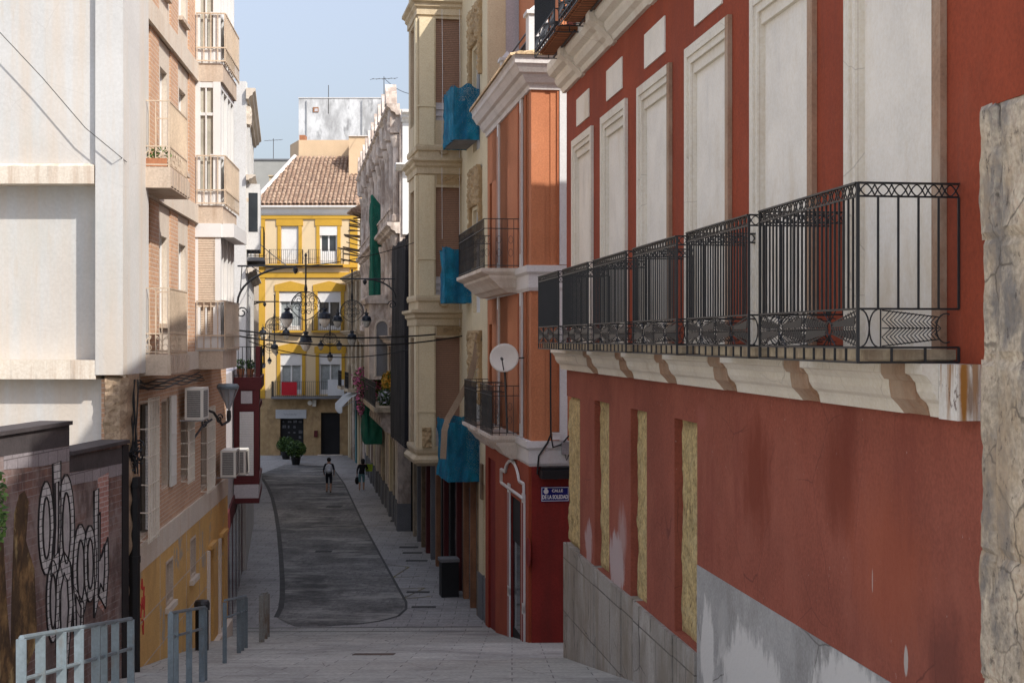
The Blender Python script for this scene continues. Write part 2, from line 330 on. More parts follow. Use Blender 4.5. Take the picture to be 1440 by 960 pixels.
m_rampm = mat('pale ramp slabs', cracks=(.8, .008, (.14, .13, .12), .8), col=(.42, .412, .372), var=.14, vs=.6, fine=.14, fs=16, bump=.3, brick=((.38, .372, .335), (.21, .2, .19), 1.2, .6, .012), stains=[((.19, .18, .17), .45, .50, .75, .6, (1, 1, 1)), ((.5, .48, .45), 1.1, .58, .75, .4, (1, 2, 1))])
m_gutter = mat('dark gutter stone', (.075, .073, .07), var=.2, vs=2)
m_yline = mat('worn yellow paint', (.26, .2, .05), var=.3, vs=3, stains=[((.12, .115, .11), 3, .42, .6, .9, (1, 1, 1))])
# ------------------------------------------------------------------ camera, light, sky
cam = bpy.data.cameras.new('camera'); co_ = bpy.data.objects.new('camera', cam); COL.objects.link(co_)
co_.location = (0, 0, H); co_.rotation_euler = (math.radians(90), 0, 0); cam.lens = 50; cam.sensor_width = 36
cam.shift_y = -3 / 1440; cam.clip_end = 3000; cam.clip_start = .05; SC.camera = co_
SUN = Vector((.78, -.71, 1.0)).normalized()
sl = bpy.data.lights.new('sun', 'SUN'); sl.energy = 2.2; sl.angle = math.radians(.5); sl.color = (1, .965, .91)
so = bpy.data.objects.new('sun', sl); COL.objects.link(so); so.rotation_euler = SUN.to_track_quat('Z', 'Y').to_euler(); so.location = (0, 0, 60)
W_ = bpy.data.worlds.new('World'); SC.world = W_; W_.use_nodes = True
wt = W_.node_tree; bg = wt.nodes['Background']; sky = wt.nodes.new('ShaderNodeTexSky'); sky.sky_type = 'NISHITA'; sky.sun_disc = False
sky.sun_elevation = math.asin(SUN.z); sky.sun_rotation = math.atan2(SUN.x, SUN.y)
sky.air_density = 1.0; sky.dust_density = 1.0; sky.ozone_density = 1.4; sky.altitude = 0
hs = wt.nodes.new('ShaderNodeHueSaturation'); hs.inputs['Saturation'].default_value = .58; hs.inputs['Hue'].default_value = .508; wt.links.new(sky.outputs[0], hs.inputs['Color'])
tcw = wt.nodes.new('ShaderNodeTexCoord'); spw = wt.nodes.new('ShaderNodeSeparateXYZ'); wt.links.new(tcw.outputs['Generated'], spw.inputs[0])
mrw = wt.nodes.new('ShaderNodeMapRange'); mrw.inputs[1].default_value = .12; mrw.inputs[2].default_value = .6; mrw.inputs[3].default_value = .34; mrw.inputs[4].default_value = 1.0; wt.links.new(spw.outputs[2], mrw.inputs[0])
wt.links.new(mixc(wt, 1.0, hs.outputs[0], mrw.outputs[0], 'MULTIPLY'), bg.inputs[0]); bg.inputs[1].default_value = .15
SC.view_settings.view_transform = 'Standard'; SC.view_settings.look = 'None'; SC.view_settings.exposure = 1.24; SC.view_settings.gamma = 1
SC.cycles.max_bounces = 6; SC.cycles.diffuse_bounces = 4
# ------------------------------------------------------------------ ground
mb = MB(); ys = [-30, 0, 10, 20, 30, 35.5] + [35.5 + .5 * i for i in range(1, 10)] + [60, 100, 200, 600]
xs = [-400, -60, -10, 10, 60, 400]
for i in range(len(ys) - 1):
    for j in range(len(xs) - 1):
        y0, y1 = ys[i], ys[i + 1]
        mb.quad((xs[j], y0, ramp(y0)), (xs[j + 1], y0, ramp(y0)), (xs[j + 1], y1, ramp(y1)), (xs[j], y1, ramp(y1)), 0 if y1 < 38 else 1)
struct(mb.build('ground', [m_rampm, m_pave]))
def gp(px, py, dz=0):
    y = H * FPX / (py - 477.0); return Vector((K(px) * y, y, ramp(y) + dz))
left_edge = [(362, 668), (370, 674), (377, 685), (383, 700), (388, 722), (392, 748), (395, 780), (397, 815), (397, 840), (395, 855), (389, 868)]
right_edge = [(466, 655), (484, 680), (510, 735), (540, 790), (563, 832), (571, 846), (571, 856), (560, 866), (535, 874), (500, 881), (455, 886), (415, 886)]
mb = MB(); poly = [gp(*q, .004) for q in left_edge] + [gp(*q, .004) for q in right_edge[::-1]] + [gp(400, 653, .004)]
mb.poly(poly); struct(mb.build('road', m_road))
mb = MB()
def strip(mb, pts, w, dz):
    for a, b in zip(pts[:-1], pts[1:]):
        d = (b - a); d.z = 0; n = Vector((-d.y, d.x, 0)).normalized() * w / 2; up = Vector((0, 0, dz))
        mb.quad(a - n + up, a + n + up, b + n + up, b - n + up)
strip(mb, [gp(*q) for q in left_edge], .16, .008); strip(mb, [gp(*q) for q in right_edge[:10]], .08, .008)
struct(mb.build('gutter', m_gutter))
mb = MB()
a = P(330, 0, 37.6); b = P(690, 0, 37.6); a.z = b.z = ramp(37.6)
strip(mb, [Vector((-7, 37.3, ramp(37.3))), Vector((-.8, 37.6, ramp(37.6)))], .07, .006)
strip(mb, [Vector((-7, 36.2, ramp(36.2))), Vector((-.4, 36.5, ramp(36.5)))], .05, .006)
struct(mb.build('paving_joint', m_gutter))
mb = MB()
for q in ([(540, 793), (575, 797), (552, 812), (590, 810)], [(558, 828), (598, 826), (565, 842), (606, 838)]):
    strip(mb, [gp(*w) for w in q], .07, .006)
strip(mb, [gp(470, 742), (gp(545, 738))], .08, .006)
struct(mb.build('road_marking', m_yline))
for i, (px, py, w, d) in enumerate([(575, 769, .7, .35), (580, 777, .7, .3), (586, 788, .75, .3), (561, 732, .7, .6), (588, 832, .7, .25), (596, 853, .7, .2), (455, 775, .6, .4), (470, 712, .7, .7)]):
    g = gp(px, py); mb = MB(); mb.box(g.x - w / 2, g.x + w / 2, g.y - d / 2, g.y + d / 2, g.z - .02, g.z + .012)
    for k in range(5):
        x = g.x - w / 2 + .06 + k * (w - .12) / 4; mb.box(x - .015, x + .015, g.y - d / 2 + .03, g.y + d / 2 - .03, g.z + .012, g.z + .018)
    lab = ['small dark drain cover in right pavement, first of three close together', 'small dark drain cover in right pavement, middle of three close together', 'small dark drain cover in right pavement, nearest of three close together', 'large dark drain cover beside the pale shop pillars', 'narrow drain cover in pavement beside the black bin', 'narrow drain cover near the foot of the cream pillar', 'dark drain cover in the middle of the road', 'square dark manhole cover in the road below the walking man'][i]
    solo('drain_cover', mb, m_gutter, lab, 'drain cover', 'drain covers in the street')
yy = 26.4; mb = MB(); c = Vector((K(526) * yy, yy, ramp(yy)))
mb.hexa([(c.x - .38, yy - .25, ramp(yy - .25)), (c.x + .38, yy - .25, ramp(yy - .25)), (c.x + .38, yy + .25, ramp(yy + .25)), (c.x - .38, yy + .25, ramp(yy + .25)),
         (c.x - .38, yy - .25, ramp(yy - .25) + .01), (c.x + .38, yy - .25, ramp(yy - .25) + .01), (c.x + .38, yy + .25, ramp(yy + .25) + .01), (c.x - .38, yy + .25, ramp(yy + .25) + .01)])
m_rust = mat('rusty cover plate', (.11, .075, .06), var=.3)
solo('drain_cover', mb, m_rust, 'rusty plate set in the pale ramp, lowest in view', 'drain cover', 'drain covers in the street')
# ------------------------------------------------------------------ red building on the right
RW = Wall((4.294 - .13 * 6, 6), (4.294 - .13 * 25.5, 25.5)); S = RW.sy
rb = thing('red_building', 'dark red plastered building with tall blocked windows and iron balconies on the right', 'building', (RW.p(S(15), 0).x, 15, 0))
WIN = [(S(9.85 + 2.61 * k), S(11.70 + 2.61 * k)) for k in range(6)]
FL, TOP = H - .08, H + 10.0
s_end = S(25.5)
ops = []
for a, b in WIN: ops += [(a + .2, b - .2, FL, H + 3.24), (a + .2, b - .2, H + 5.0, H + 8.3)]
mb = MB()
RW.holes(mb, S(6), s_end, H - .33, TOP, ops, dep=.16, thick=.5, mr=1)
mb.poly([RW.p(s_end, H - .35, -.0), RW.p(s_end, TOP, 0), RW.p(s_end, TOP, -12), RW.p(s_end, -.5, -12), RW.p(s_end, -.5, -.12), RW.p(s_end, H - .35, -.12)])
mb.quad(RW.p(S(6), TOP, 0), RW.p(s_end, TOP, 0), RW.p(s_end, TOP, -12), RW.p(S(6), TOP, -12))
mb.quad(RW.p(S(6), 0, 0), RW.p(S(6), TOP, 0), RW.p(S(6), TOP, -12), RW.p(S(6), 0, -12))
RW.box(mb, S(6), s_end - .05, H - .33, TOP - .02, -.8, -.5)
RW.box(mb, S(9.2), s_end + .06, TOP - .25, TOP, 0, .12)
wall_r = mb.build('wall', [m_red, m_trim], rb)
# pilaster edge where the plaster changes plane at the near end
mb = MB(); RW.box(mb, S(6), S(9.12), H + 1.5, TOP - .3, .002, .03); mb.build('pilaster', m_red, rb)
# lower wall with niches
PT, PB = H - 3.63, H - 2.61
def uvu(W, y):  # the u coordinate the builder gives a vertical face of this wall
    q = W.p(W.sy(y), 0); n = W.n; t = (-n.y, n.x); t = t if t[1] > 0 else (-t[0], -t[1]); return q.x * t[0] + q.y * t[1]
m_redlow = mat('faded red plaster', (.285, .080, .050), var=.14, vs=.7, fine=.08, bump=.2,
    stains=[((.37, .12, .078), .7, .5, .75, .45, (1, 1, .8)), ((.21, .05, .033), 1.1, .55, .75, .6, (1, 1, .25)), ((.6, .52, .48), 24, .70, .75, .8, (1, 1, .6))],
    cracks=(1.1, .006, (.14, .04, .03), .7), blots=[(uvu(RW, 14.25), H - 1.35, .62, .8, (.19, .036, .016), .8), (uvu(RW, 11.95), H - 1.2, .55, .6, (.19, .038, .018), .75), (uvu(RW, 11.75), H - .75, .3, .5, (.18, .036, .02), .6), (uvu(RW, 9.9), H - 2.35, .45, .6, (.13, .04, .03), .6), (uvu(RW, 10.9), H - 1.75, 1, .8, (.36, .09, .042), .5),
           (uvu(RW, 21.1), H - 3.3, .75, .7, (.50, .42, .41), .85), (uvu(RW, 20.7), H - 2.85, .4, .5, (.46, .33, .31), .7), (uvu(RW, 23.35), H - 3.35, .45, .55, (.5, .4, .4), .7), (uvu(RW, 10.55), H - 2.38, .05, .14, (.5, .46, .42), .9), (uvu(RW, 11.2), H - 1.9, .014, .14, (.5, .4, .36), .8), (uvu(RW, 16.3), H - .9, .3, .2, (.36, .11, .08), .6)])
NI = [(S(21.65), S(22.84), PT, H - .975), (S(19.1), S(20.12), PT, H - .975), (S(16.5), S(17.58), PT + .03, H - .972)]
mb = MB(); s_n0 = S(24.15)
RW.holes(mb, S(6), s_n0, -.5, H - .33, NI, dep=.14, thick=.3)
RW.box(mb, s_n0, s_end - .02, H - 1.01, H - .332, -.3, 0)
RW.box(mb, S(6), s_end - .15, -.5, H - .33, -.7, -.35)
mb.build('wall', m_redlow, rb)['label'] = 'faded lower wall with three narrow niches'
def rough_block(mb, W, a, b, z0, z1, d0, d1, amp=.03, st=.09, edge=.0, sc=3.0, mi=0):
    """front face with broken relief and ragged edges"""
    nu = max(3, int((b - a) / st)); nv = max(3, int((z1 - z0) / st)); vs = []; fs = []
    for j in range(nv + 1):
        for i in range(nu + 1):
            q = a + (b - a) * i / nu; z = z0 + (z1 - z0) * j / nv; w = W.p(q, z)
            e = mnoise.noise(w * sc) ; e2 = mnoise.noise(w * sc * 2.7 + Vector((9, 3, 1)))
            bx = min(i, nu - i, j, nv - j); rim = 0 if bx else -.2 * (d1 - d0)
            if edge and i in (0, nu): q += edge * mnoise.noise(Vector((w.x * .3, w.y * .3, z * 4)))
            vs.append(W.p(q, z, d1 + amp * (e + .6 * e2) + rim))
    for j in range(nv):
        for i in range(nu):
            k = j * (nu + 1) + i; fs.append((k, k + 1, k + nu + 2, k + nu + 1))
    rim = [i for i in range(nu + 1)] + [(j + 1) * (nu + 1) - 1 for j in range(1, nv + 1)] + [nv * (nu + 1) + i for i in range(nu - 1, -1, -1)] + [j * (nu + 1) for j in range(nv - 1, 0, -1)]
    o = len(vs)
    for k in rim: w = vs[k]; off = d0 - d1; vs.append(w + Vector((W.n.x * off, W.n.y * off, 0)))
    n = len(rim)
    for i in range(n): fs.append((rim[i], rim[(i + 1) % n], o + (i + 1) % n, o + i))
    mb.add(vs, fs, mi)
for (a, b, z0, z1) in NI:
    mb = MB(); rough_block(mb, RW, a + .004, b - .004, z0 + .004, z1 - .004, -.16, -.085, .025); mb.build('niche_infill', m_rough, rb)
mb = MB(); rough_block(mb, RW, s_n0 + .003, s_end - .03, PT, H - 1.015, -.3, -.02, .03, edge=.14); mb.build('niche_infill', m_rough, rb)
# plinths
mb = MB(); m_pl = mat('cracked stone plinth', cracks=(1.1, .013, (.1, .095, .09), .8), col= (.40, .375, .34), var=.18, vs=1.1, bump=.4, brick=((.36, .33, .29), (.13, .12, .11), 1.5, .95, .012, .35),
    stains=[((.22, .19, .15), .9, .48, .68, .7, (1, 1, .5)), ((.045, .042, .04), 5, .62, .67, .8, (1, 1, .2)), ((.36, .34, .31), 2, .55, .7, .4, (1, 1, .5)), ((.22, .17, .11), .8, .5, .7, .5, (1, 1, .4))])
for a, b, dd in ((16.5, 17.52, .035), (17.53, 19.75, .05), (19.76, 20.6, .032), (20.61, 22.6, .05), (22.61, 25.5, .06)):
    RW.box(mb, S(a), S(b), -.6, PT + R.uniform(-.01, .01), -.2, dd)
mb.build('plinth', m_pl, rb)
m_pl2 = mat('patched grey plinth', cracks=(.7, .006, (.12, .11, .1), .8), col= (.37, .36, .345), var=.14, vs=1, bump=.25, stains=[((.46, .45, .43), 1.5, .55, .7, .4, (1, 1, 1)), ((.18, .16, .14), .8, .52, .7, .4, (1, 1, .6))],
    blots=[(uvu(RW, 16.05), H - 3.5, .4, .8, (.64, .62, .585), .95), (uvu(RW, 14.4), H - 3.55, 1.5, .85, (.64, .62, .585), .95), (uvu(RW, 11.6), H - 3.0, 1.3, .6, (.64, .62, .585), .95), (uvu(RW, 15.4), H - 3.1, .3, .4, (.42, .41, .39), .6)])
mb = MB(); RW.box(mb, S(9.4), S(16.49), 0, PB, -.2, .008); mb.build('plinth', m_pl2, rb)
# string course under the balconies
PROF = [(0, -.535), (.10, -.535), (.115, -.47), (.13, -.44), (.17, -.41), (.20, -.36), (.21, -.30), (.225, -.285), (.25, -.25), (.285, -.235), (.285, -.165), (0, -.165)]
PROF2 = [(0, -.53), (.10, -.53), (.15, -.47), (.2, -.42), (.215, -.33), (.215, -.29), (.25, -.285), (.275, -.25), (.275, -.17), (0, -.17)]
BR = [(S(9.9), S(10.35)), (S(12.1), S(12.55)), (S(14.55), S(15.05)), (S(17.05), S(17.5)), (S(19.45), S(19.9)), (S(22.0), S(22.4))]
cur = S(9.62)
def cornice(a, b):
    mb = MB(); RW.mould(mb, a, b, [(d, H + z) for d, z in PROF]); mb.build('cornice', m_trim, rb)
for a, b in BR:
    if a - cur > .05: cornice(cur + .002, a - .002)
    mb = MB(); RW.mould(mb, a, b, [(d, H + z) for d, z in PROF2]); mb.build('console', m_trimbrown, rb); cur = b
cornice(cur + .002, s_end + .05)
u0 = (lambda q: q.x * RW.u.y * 0 + q.x * abs(RW.n.x) + q.y * abs(RW.n.y))(RW.p(S(9.34), 0, .12)); m_rustend = mat('rust stained end block', (.70, .65, .58), var=.08, blots=[(u0, H - .3, .04, .6, (.33, .14, .03), 1), (u0 + .05, H - .4, .03, .2, (.2, .1, .05), .8)], stains=[((.30, .13, .03), 2.2, .5, .6, .85, (3, 3, .15)), ((.1, .05, .03), 12, .58, .64, .8, (1, 1, .6))])
mb = MB(); RW.box(mb, S(9.34), S(9.62) - .002, H - .535, H - .165, .0, .165); mb.build('end_block', m_rustend, rb)
# window surrounds, infill
for k, (a, b) in enumerate(WIN):
    w = MB()
    RW.box(w, a + .19, b - .19, FL, H + 3.26, -.12, -.055)
    wo = w.build('window', m_infill, rb)
    f = MB(); jt = H + 3.44
    for (q0, q1, d1) in ((.0, .12, .05), (.12, .20, .026)):
        RW.box(f, b - q1, b - q0, FL, jt - q0, .002, d1)
        RW.box(f, a + q1 - .0, b - q1 + .0, jt - q1, jt - q0, .002, d1 - .001)
    RW.box(f, a + .2, b - .2, H + 3.12, H + 3.24, -.054, -.012)
    f.build('frame', m_trim, wo)
    f = MB()
    for (q0, q1, d1) in ((.0, .12, .05), (.12, .20, .026)): RW.box(f, a + q0, a + q1, FL, jt - q0 - .001, .002, d1)
    f.build('jamb', m_trimbrown if k in (0, 1, 2, 3) else m_trim, wo)
    if k == 0:
        f = MB(); rough_block(f, RW, a + .2, a + .29, FL + .02, H + 3.0, -.06, -.022, .012, .04); f.build('broken_reveal', m_rough, wo)
    f = MB(); c = (a + b) / 2; RW.box(f, c - .58, c + .58, H + 3.64, H + 4.10, .002, .02); f.build('panel', m_infill, rb)
    f = MB(); RW.box(f, a + .19, b - .19, H + 5.0, H + 8.3, -.16, -.14); f.build('window', m_infill, rb)
# ironwork
def chev(mb, pt, x0, x1, h0, h1, n, r, zc):
    """feather of chevrons between x0 and x1 with half height h0 to h1; pt(x,z) gives the point"""
    mb.tube([pt(x0, zc), pt(x1, zc)], r, 4)
    for sg in (-1, 1): mb.tube([pt(x0, zc + sg * h0), pt(x1, zc + sg * h1)], r, 4)
    for i in range(n):
        x = x0 + (x1 - x0) * i / n; h = h0 + (h1 - h0) * i / n; dx = (x1 - x0) * .16 * h / h0
        for sg in (-1, 1):
            mb.tube([pt(x + dx, zc), pt(x, zc + sg * h * .5), pt(x + dx * .9, zc + sg * h)], r * .8, 4)
def frieze(mb, pt, x0, x1, z0, z1, r):
    n = max(2, round((x1 - x0) / .125)); w = (x1 - x0) / n; h = z1 - z0
    for i in range(n):
        a = x0 + i * w
        for sg in (0, 1):
            mb.tube([pt(a + w * t, (z0 + h * math.sin(math.pi * t)) if sg == 0 else (z1 - h * math.sin(math.pi * t))) for t in (0, .12, .25, .4, .5, .6, .75, .88, 1)], r, 4)
def iron_balcony(name, W, a, b, d, zf, parent, slab_m, z_slab=(-.14, -.07)):
    mb = MB(); W.box(mb, a + .06, b - .06, zf + z_slab[0], zf + z_slab[1], .0, d - .07); W.box(mb, a + .1, b - .1, zf + z_slab[0] - .02, zf + z_slab[0] - .001, .0, d - .11)
    sl_ = mb.build(name, slab_m, parent)
    m = MB()
    def side(pt, L, feathers, bars):
        m.hexa([v for z in (1.045, 1.058) for v in (pt(0, z, -.018), pt(L, z, -.018), pt(L, z, .018), pt(0, z, .018))])
        for z, r in ((.962, .009), (.205, .010), (-.055, .010)): m.tube([pt(0, z), pt(L, z)], r, 4)
        m.tube([pt(0, -.155), pt(L, -.155)], .011, 4)
        frieze(m, pt, 0, L, .968, 1.042, .0055)
        n = max(2, round(L / bars))
        for i in range(n + 1): m.bar(pt(L * i / n, .205), pt(L * i / n, .962), .014)
        nl = max(2, round(L / .22))
        for i in range(nl + 1): m.bar(pt(L * i / nl, -.055), pt(L * i / nl, -.155), .016)
        if feathers == 1:
            for c in (.08,): 
                for q in (-1, 1): m.tube([pt(c + q * .06 - q * .06 * math.cos(t) * 1.0 + q * .0, .075 + .125 * math.sin(t)) for t in [-1.5 + 3 * i / 10 for i in range(11)]], .006, 4)
            m.tube([pt(.16, .2), pt(.16, -.05)], .006, 4)
            chev(m, pt, .17, L - .14, .12, .075, 14, .0055, .075)
            m.tube([pt(L - .09 + .07 * math.cos(t), .075 + .1 * math.sin(t)) for t in [1.2 + 3.9 * i / 12 for i in range(13)]], .006, 4)
        else:
            U = L / feathers
            for i in range(feathers):
                c0 = i * U; mid = c0 + U / 2
                chev(m, pt, c0 + .02, mid - .05, .118, .035, 9, .0055, .075); chev(m, pt, c0 + U - .02, mid + .05, .118, .035, 9, .0055, .075)
                m.tube([pt(mid + .05 * math.cos(t), .075 + .05 * math.sin(t)) for t in [6.283 * k / 10 for k in range(10)]], .007, 4, closed=True)
                for sg in (-1, 1):
                    m.tube([pt(mid + sg * .03, .2), pt(mid, .12), pt(mid + sg * .12, .195)], .006, 4); m.tube([pt(mid + sg * .03, -.05), pt(mid, .03), pt(mid + sg * .12, -.045)], .006, 4)
                m.tube([pt(c0, .205), pt(c0, -.055)], .007, 4)
                # cast leaf plates
                for sg in (-1, 1):
                    for zz in (.10, .05):
                        up = 1 if zz > .075 else -1
                        e = [pt(mid + sg * .055, .075 + up * .01), pt(mid + sg * (U / 2 - .06), .075 + up * .012), pt(mid + sg * (U / 2 - .04), .075 + up * .085), pt(mid + sg * .09, .075 + up * .04)]
                        nrm = (e[1] - e[0]).cross(e[3] - e[0]).normalized() * .004
                        m.prism(e, nrm)
    side(lambda x, z, o=0: W.p(a + x, zf + z, d + o), b - a, 2, .088)
    for q, sg in ((a, -1), (b, 1)):
        side(lambda x, z, o=0, q=q: W.p(q + o, zf + z, d - x), d - .01, 1, .13)
        m.bar(W.p(q, zf - .155, d), W.p(q, zf + 1.05, d), .022)
    m.build('railing', m_iron, sl_)
    return sl_
m_slab = mat('worn timber and stone slab', (.42, .34, .23), var=.2, vs=3, stains=[((.2, .13, .08), 4, .5, .7, .6, (1, 1, .2))])
for k in range(6):
    y0 = 9.65 + 2.47 * k; iron_balcony('balcony', RW, S(y0), S(y0 + 2.06 + (.1 if k == 0 else 0)), .722, H, rb, m_slab)
# upper balconies with tiled soffits and cornice between
def up_cornice(a, b, m):
    mb = MB(); RW.mould(mb, a, b, [(d, H + z) for d, z in [(0, 4.42), (.06, 4.42), (.09, 4.5), (.16, 4.54), (.2, 4.62), (.2, 4.68), (.3, 4.72), (.34, 4.8), (.34, 4.93), (0, 4.93)]]); mb.build('cornice', m, rb)
edges = [S(9.3)] + [S(9.85 + .92 + 2.61 * k) for k in range(6)] + [s_end + .1]
for i in range(len(edges) - 1):
    a = edges[i] + (.16 if i else 0); b = edges[i + 1] - (.16 if i < 6 else 0); up_cornice(a, b, m_trim)
    if i < 6:
        mb = MB(); RW.mould(mb, b + .01, b + .31, [(0, H + 4.4), (.05, H + 4.4), (.12, H + 4.5), (.3, H + 4.66), (.42, H + 4.72), (.42, H + 4.9), (0, H + 4.9)]); mb.build('console', m_trim, rb)
for k in range(3, 6):
    y0 = 9.65 + 2.47 * k + (.4 if k == 5 else .35)
    o = iron_balcony('balcony', RW, S(y0), S(y0 + 2.1), .72, H + 4.98, rb, m_soffit, (-.10, -.04))
    mb = MB(); RW.box(mb, S(y0), S(y0 + 2.1), H + 4.94, H + 4.99, .66, .71)
    for q in (.0, .36): RW.box(mb, S(y0), S(y0 + 2.1), H + 4.835, H + 4.857, q + .02, q + .05)
    mb.build('iron_edge', m_iron, o)
# stone quoin at the near end
mb = MB(); RW.box(mb, S(7.5), S(9.25), 0, H + 1.5, -.1, .012); zz = H + 1.52; rnd = random.Random(3)
ss = S(9.30)
while zz > 1.5:
    h = rnd.uniform(.75, 1.25); j = rnd.uniform(-.02, .05)
    cut = S(9.05) + rnd.uniform(-.06, .06)
    rough_block(mb, RW, cut - .004, ss + j, zz - h - .004, zz, -.1, .03 + rnd.uniform(-.01, .015), .016, .04, edge=.06, sc=5)
    rough_block(mb, RW, S(7.5), cut + .004, zz - h - .004, zz, -.1, .03 + rnd.uniform(-.01, .02), .02, .06, edge=.02, sc=4)
    zz -= h
mb.build('stone_quoin', m_stone, rb)

# unseen house front added left of frame to bounce sunlight onto the red wall
OH = Wall((-10.5, -6), (-11.5, 13.5)); oh = thing('added_bounce_house', 'unseen cream house front added past the left edge to bounce sunlight onto the red building', 'house', (-11, 4, 0))
mb = MB(); ops = [(a, a + 1.1, H + z, H + z + 2.1) for a in (2, 5, 8, 11, 14, 17) for z in (-2.5, 1, 4.5)]; OH.holes(mb, 0, OH.L, -.5, H + 8, ops, dep=.2); OH.box(mb, .02, OH.L - .02, -.5, H + 7.9, -6, -.3); mb.build('wall', m_white, oh)
for o in ops: mb = MB(); OH.box(mb, o[0], o[1], o[2], o[3], -.19, -.15); mb.build('window', m_shutter, oh)
# ------------------------------------------------------------------ orange corner building
OWx = lambda y: 4.929 - .1465 * y
OW = Wall((OWx(30.8), 30.8), (OWx(38.1), 38.1)); So = OW.sy
GW = Wall((OWx(30.8), 30.8), (OWx(30.8) + 9, 30.8 + 9 * .1465))
ob = thing('orange_building', 'orange plastered corner building with dark red shop front and white moulded balconies', 'building', (.6, 31.5, 0))
L = OW.L
def zr(z): return H + z
B1, B2 = zr(-2.2), zr(1.6)
ops = [(OW.s(727), OW.s(713.5), B2, zr(4.15)), (OW.s(697), OW.s(688.5), B2, zr(4.1)), (OW.s(728), OW.s(714), B1, zr(.42)), (OW.s(697), OW.s(688), B1, zr(.40))]
mb = MB(); OW.holes(mb, 0, L, zr(-2.75), zr(5.4), ops, dep=.28, mr=1)
GW.box(mb, .0, 9, zr(-2.75), zr(5.4), -6.5, -.30); GW.box(mb, .42, 9, zr(-2.75), zr(5.4), -.302, 0.0)
OW.box(mb, .3, L - .02, -.5, zr(5.35), -6, -.32)
GW.box(mb, 0.004, .42, zr(-2.75), zr(5.4), -.30, -.02)
mb.build('wall', [m_orange, m_orange2], ob)
for i, (a, b, z0, z1) in enumerate(ops):
    mb = MB(); OW.box(mb, a, b, z0, z1, -.27, -.24)
    d = mb.build('door', m_doorbr, ob); mb = MB()
    for k in (0, 1): OW.box(mb, a + .06 + k * (b - a) / 2, a + (k + 1) * (b - a) / 2 - .04, z0 + .9, z1 - .1, -.239, -.232)
    mb.build('pane', m_glass, d)
# pilaster strips, bands
for z0, z1 in ((zr(1.62), zr(5.39)), (zr(-2.19), zr(1.05))):
    for px, w in ((734.5, .26), (702.5, .26)):
        c = OW.s(px); mb = MB(); OW.box(mb, c - w / 2, c + w / 2, z0, z1, .002, .05); mb.build('white_pilaster', m_white, ob)
        mb = MB(); OW.box(mb, c - w * .2, c + w * .2, z0 + .3, z1 - .3, .051, .054); mb.build('dark_fillet', m_orange2, ob)
    a = GW.s(786.5); mb = MB(); GW.box(mb, a, a + .17, z0, z1, .002, .05); mb.build('white_pilaster', m_white, ob)
for z0, z1 in ((zr(1.62), zr(5.39)), (zr(-2.19), zr(1.05))):
    for px in (729.5, 740): c = OW.s(px); mb = MB(); OW.box(mb, c - .07, c + .07, z0, z1, .002, .03); mb.build('dark_fillet', m_orange2, ob)
    a = GW.s(783); mb = MB(); GW.box(mb, a, a + .05, z0, z1, .002, .03); mb.build('dark_fillet', m_orange2, ob)
def ring(mb, prof, z, ext=9.0):
    """moulding that turns the corner: along the street face and along the gable"""
    c0 = []; 
    pts = [(OW, L, 0), None, (GW, ext, 0)]
    n = len(prof)
    def corner(d):
        q = OW.O + OW.n * d + GW.n * d; return Vector((q.x, q.y, 0))
    A = [OW.p(L, z + h, d) for d, h in prof]; B = [corner(d) + Vector((0, 0, z + h)) for d, h in prof]; Cc = [GW.p(ext, z + h, d) for d, h in prof]
    mb.add(A + B + Cc, [tuple(range(n)), tuple(range(2 * n, 3 * n))] + [(i, (i + 1) % n, n + (i + 1) % n, n + i) for i in range(n)] + [(n + i, n + (i + 1) % n, 2 * n + (i + 1) % n, 2 * n + i) for i in range(n)])
for z in (1.6, -2.2): mb = MB(); ring(mb, [(-.3, -.55), (.04, -.55), (.07, -.48), (.07, -.2), (.12, -.14), (.12, 0), (-.3, 0)], zr(z)); mb.build('band', m_white, ob)
mb = MB(); ring(mb, [(-.3, 0), (.05, 0), (.07, .1), (.14, .14), (.2, .24), (.22, .3), (.3, .33), (.38, .46), (.42, .5), (.42, .62), (.46, .66), (-.3, .66)], zr(5.4))
m_corn = mat('pale grey cornice', (.62, .58, .54), var=.06, stains=[((.4, .34, .3), 2, .55, .75, .4, V1)])
mb.build('cornice', m_corn, ob)
# tiled edge above the cornice
def barrel(mb, W, a, b, z, d0, d1, w=.2, r=.075, drop=.12):
    n = max(1, int((b - a) / w))
    for i in range(n):
        c = a + (i + .5) * (b - a) / n; ring_ = []
        for d, zz in ((d1, z), (d0, z + drop)):
            for k in range(7):
                t = math.pi * k / 6; ring_.append(W.p(c + r * 1.25 * math.cos(t), zz + r * math.sin(t), d))
        mb.add(ring_, [(k, k + 1, 8 + k, 7 + k) for k in range(6)] + [tuple(range(7)), tuple(range(7, 14))])
m_tile2 = mat('ochre edge tile', (.58, .42, .24), var=.25, vs=5, stains=[((.3, .2, .13), 6, .5, .7, .5, (1, 1, 1))])
mb = MB(); barrel(mb, GW, -.4, 6, zr(6.07), -.25, .5); barrel(mb, OW, -.3, L, zr(6.07), -.25, .5); GW.box(mb, -.3, 6, zr(6.06), zr(6.10), -3, .44); OW.box(mb, 0, L, zr(6.061), zr(6.101), -3, .44); mb.build('roof_edge', m_tile2, ob)
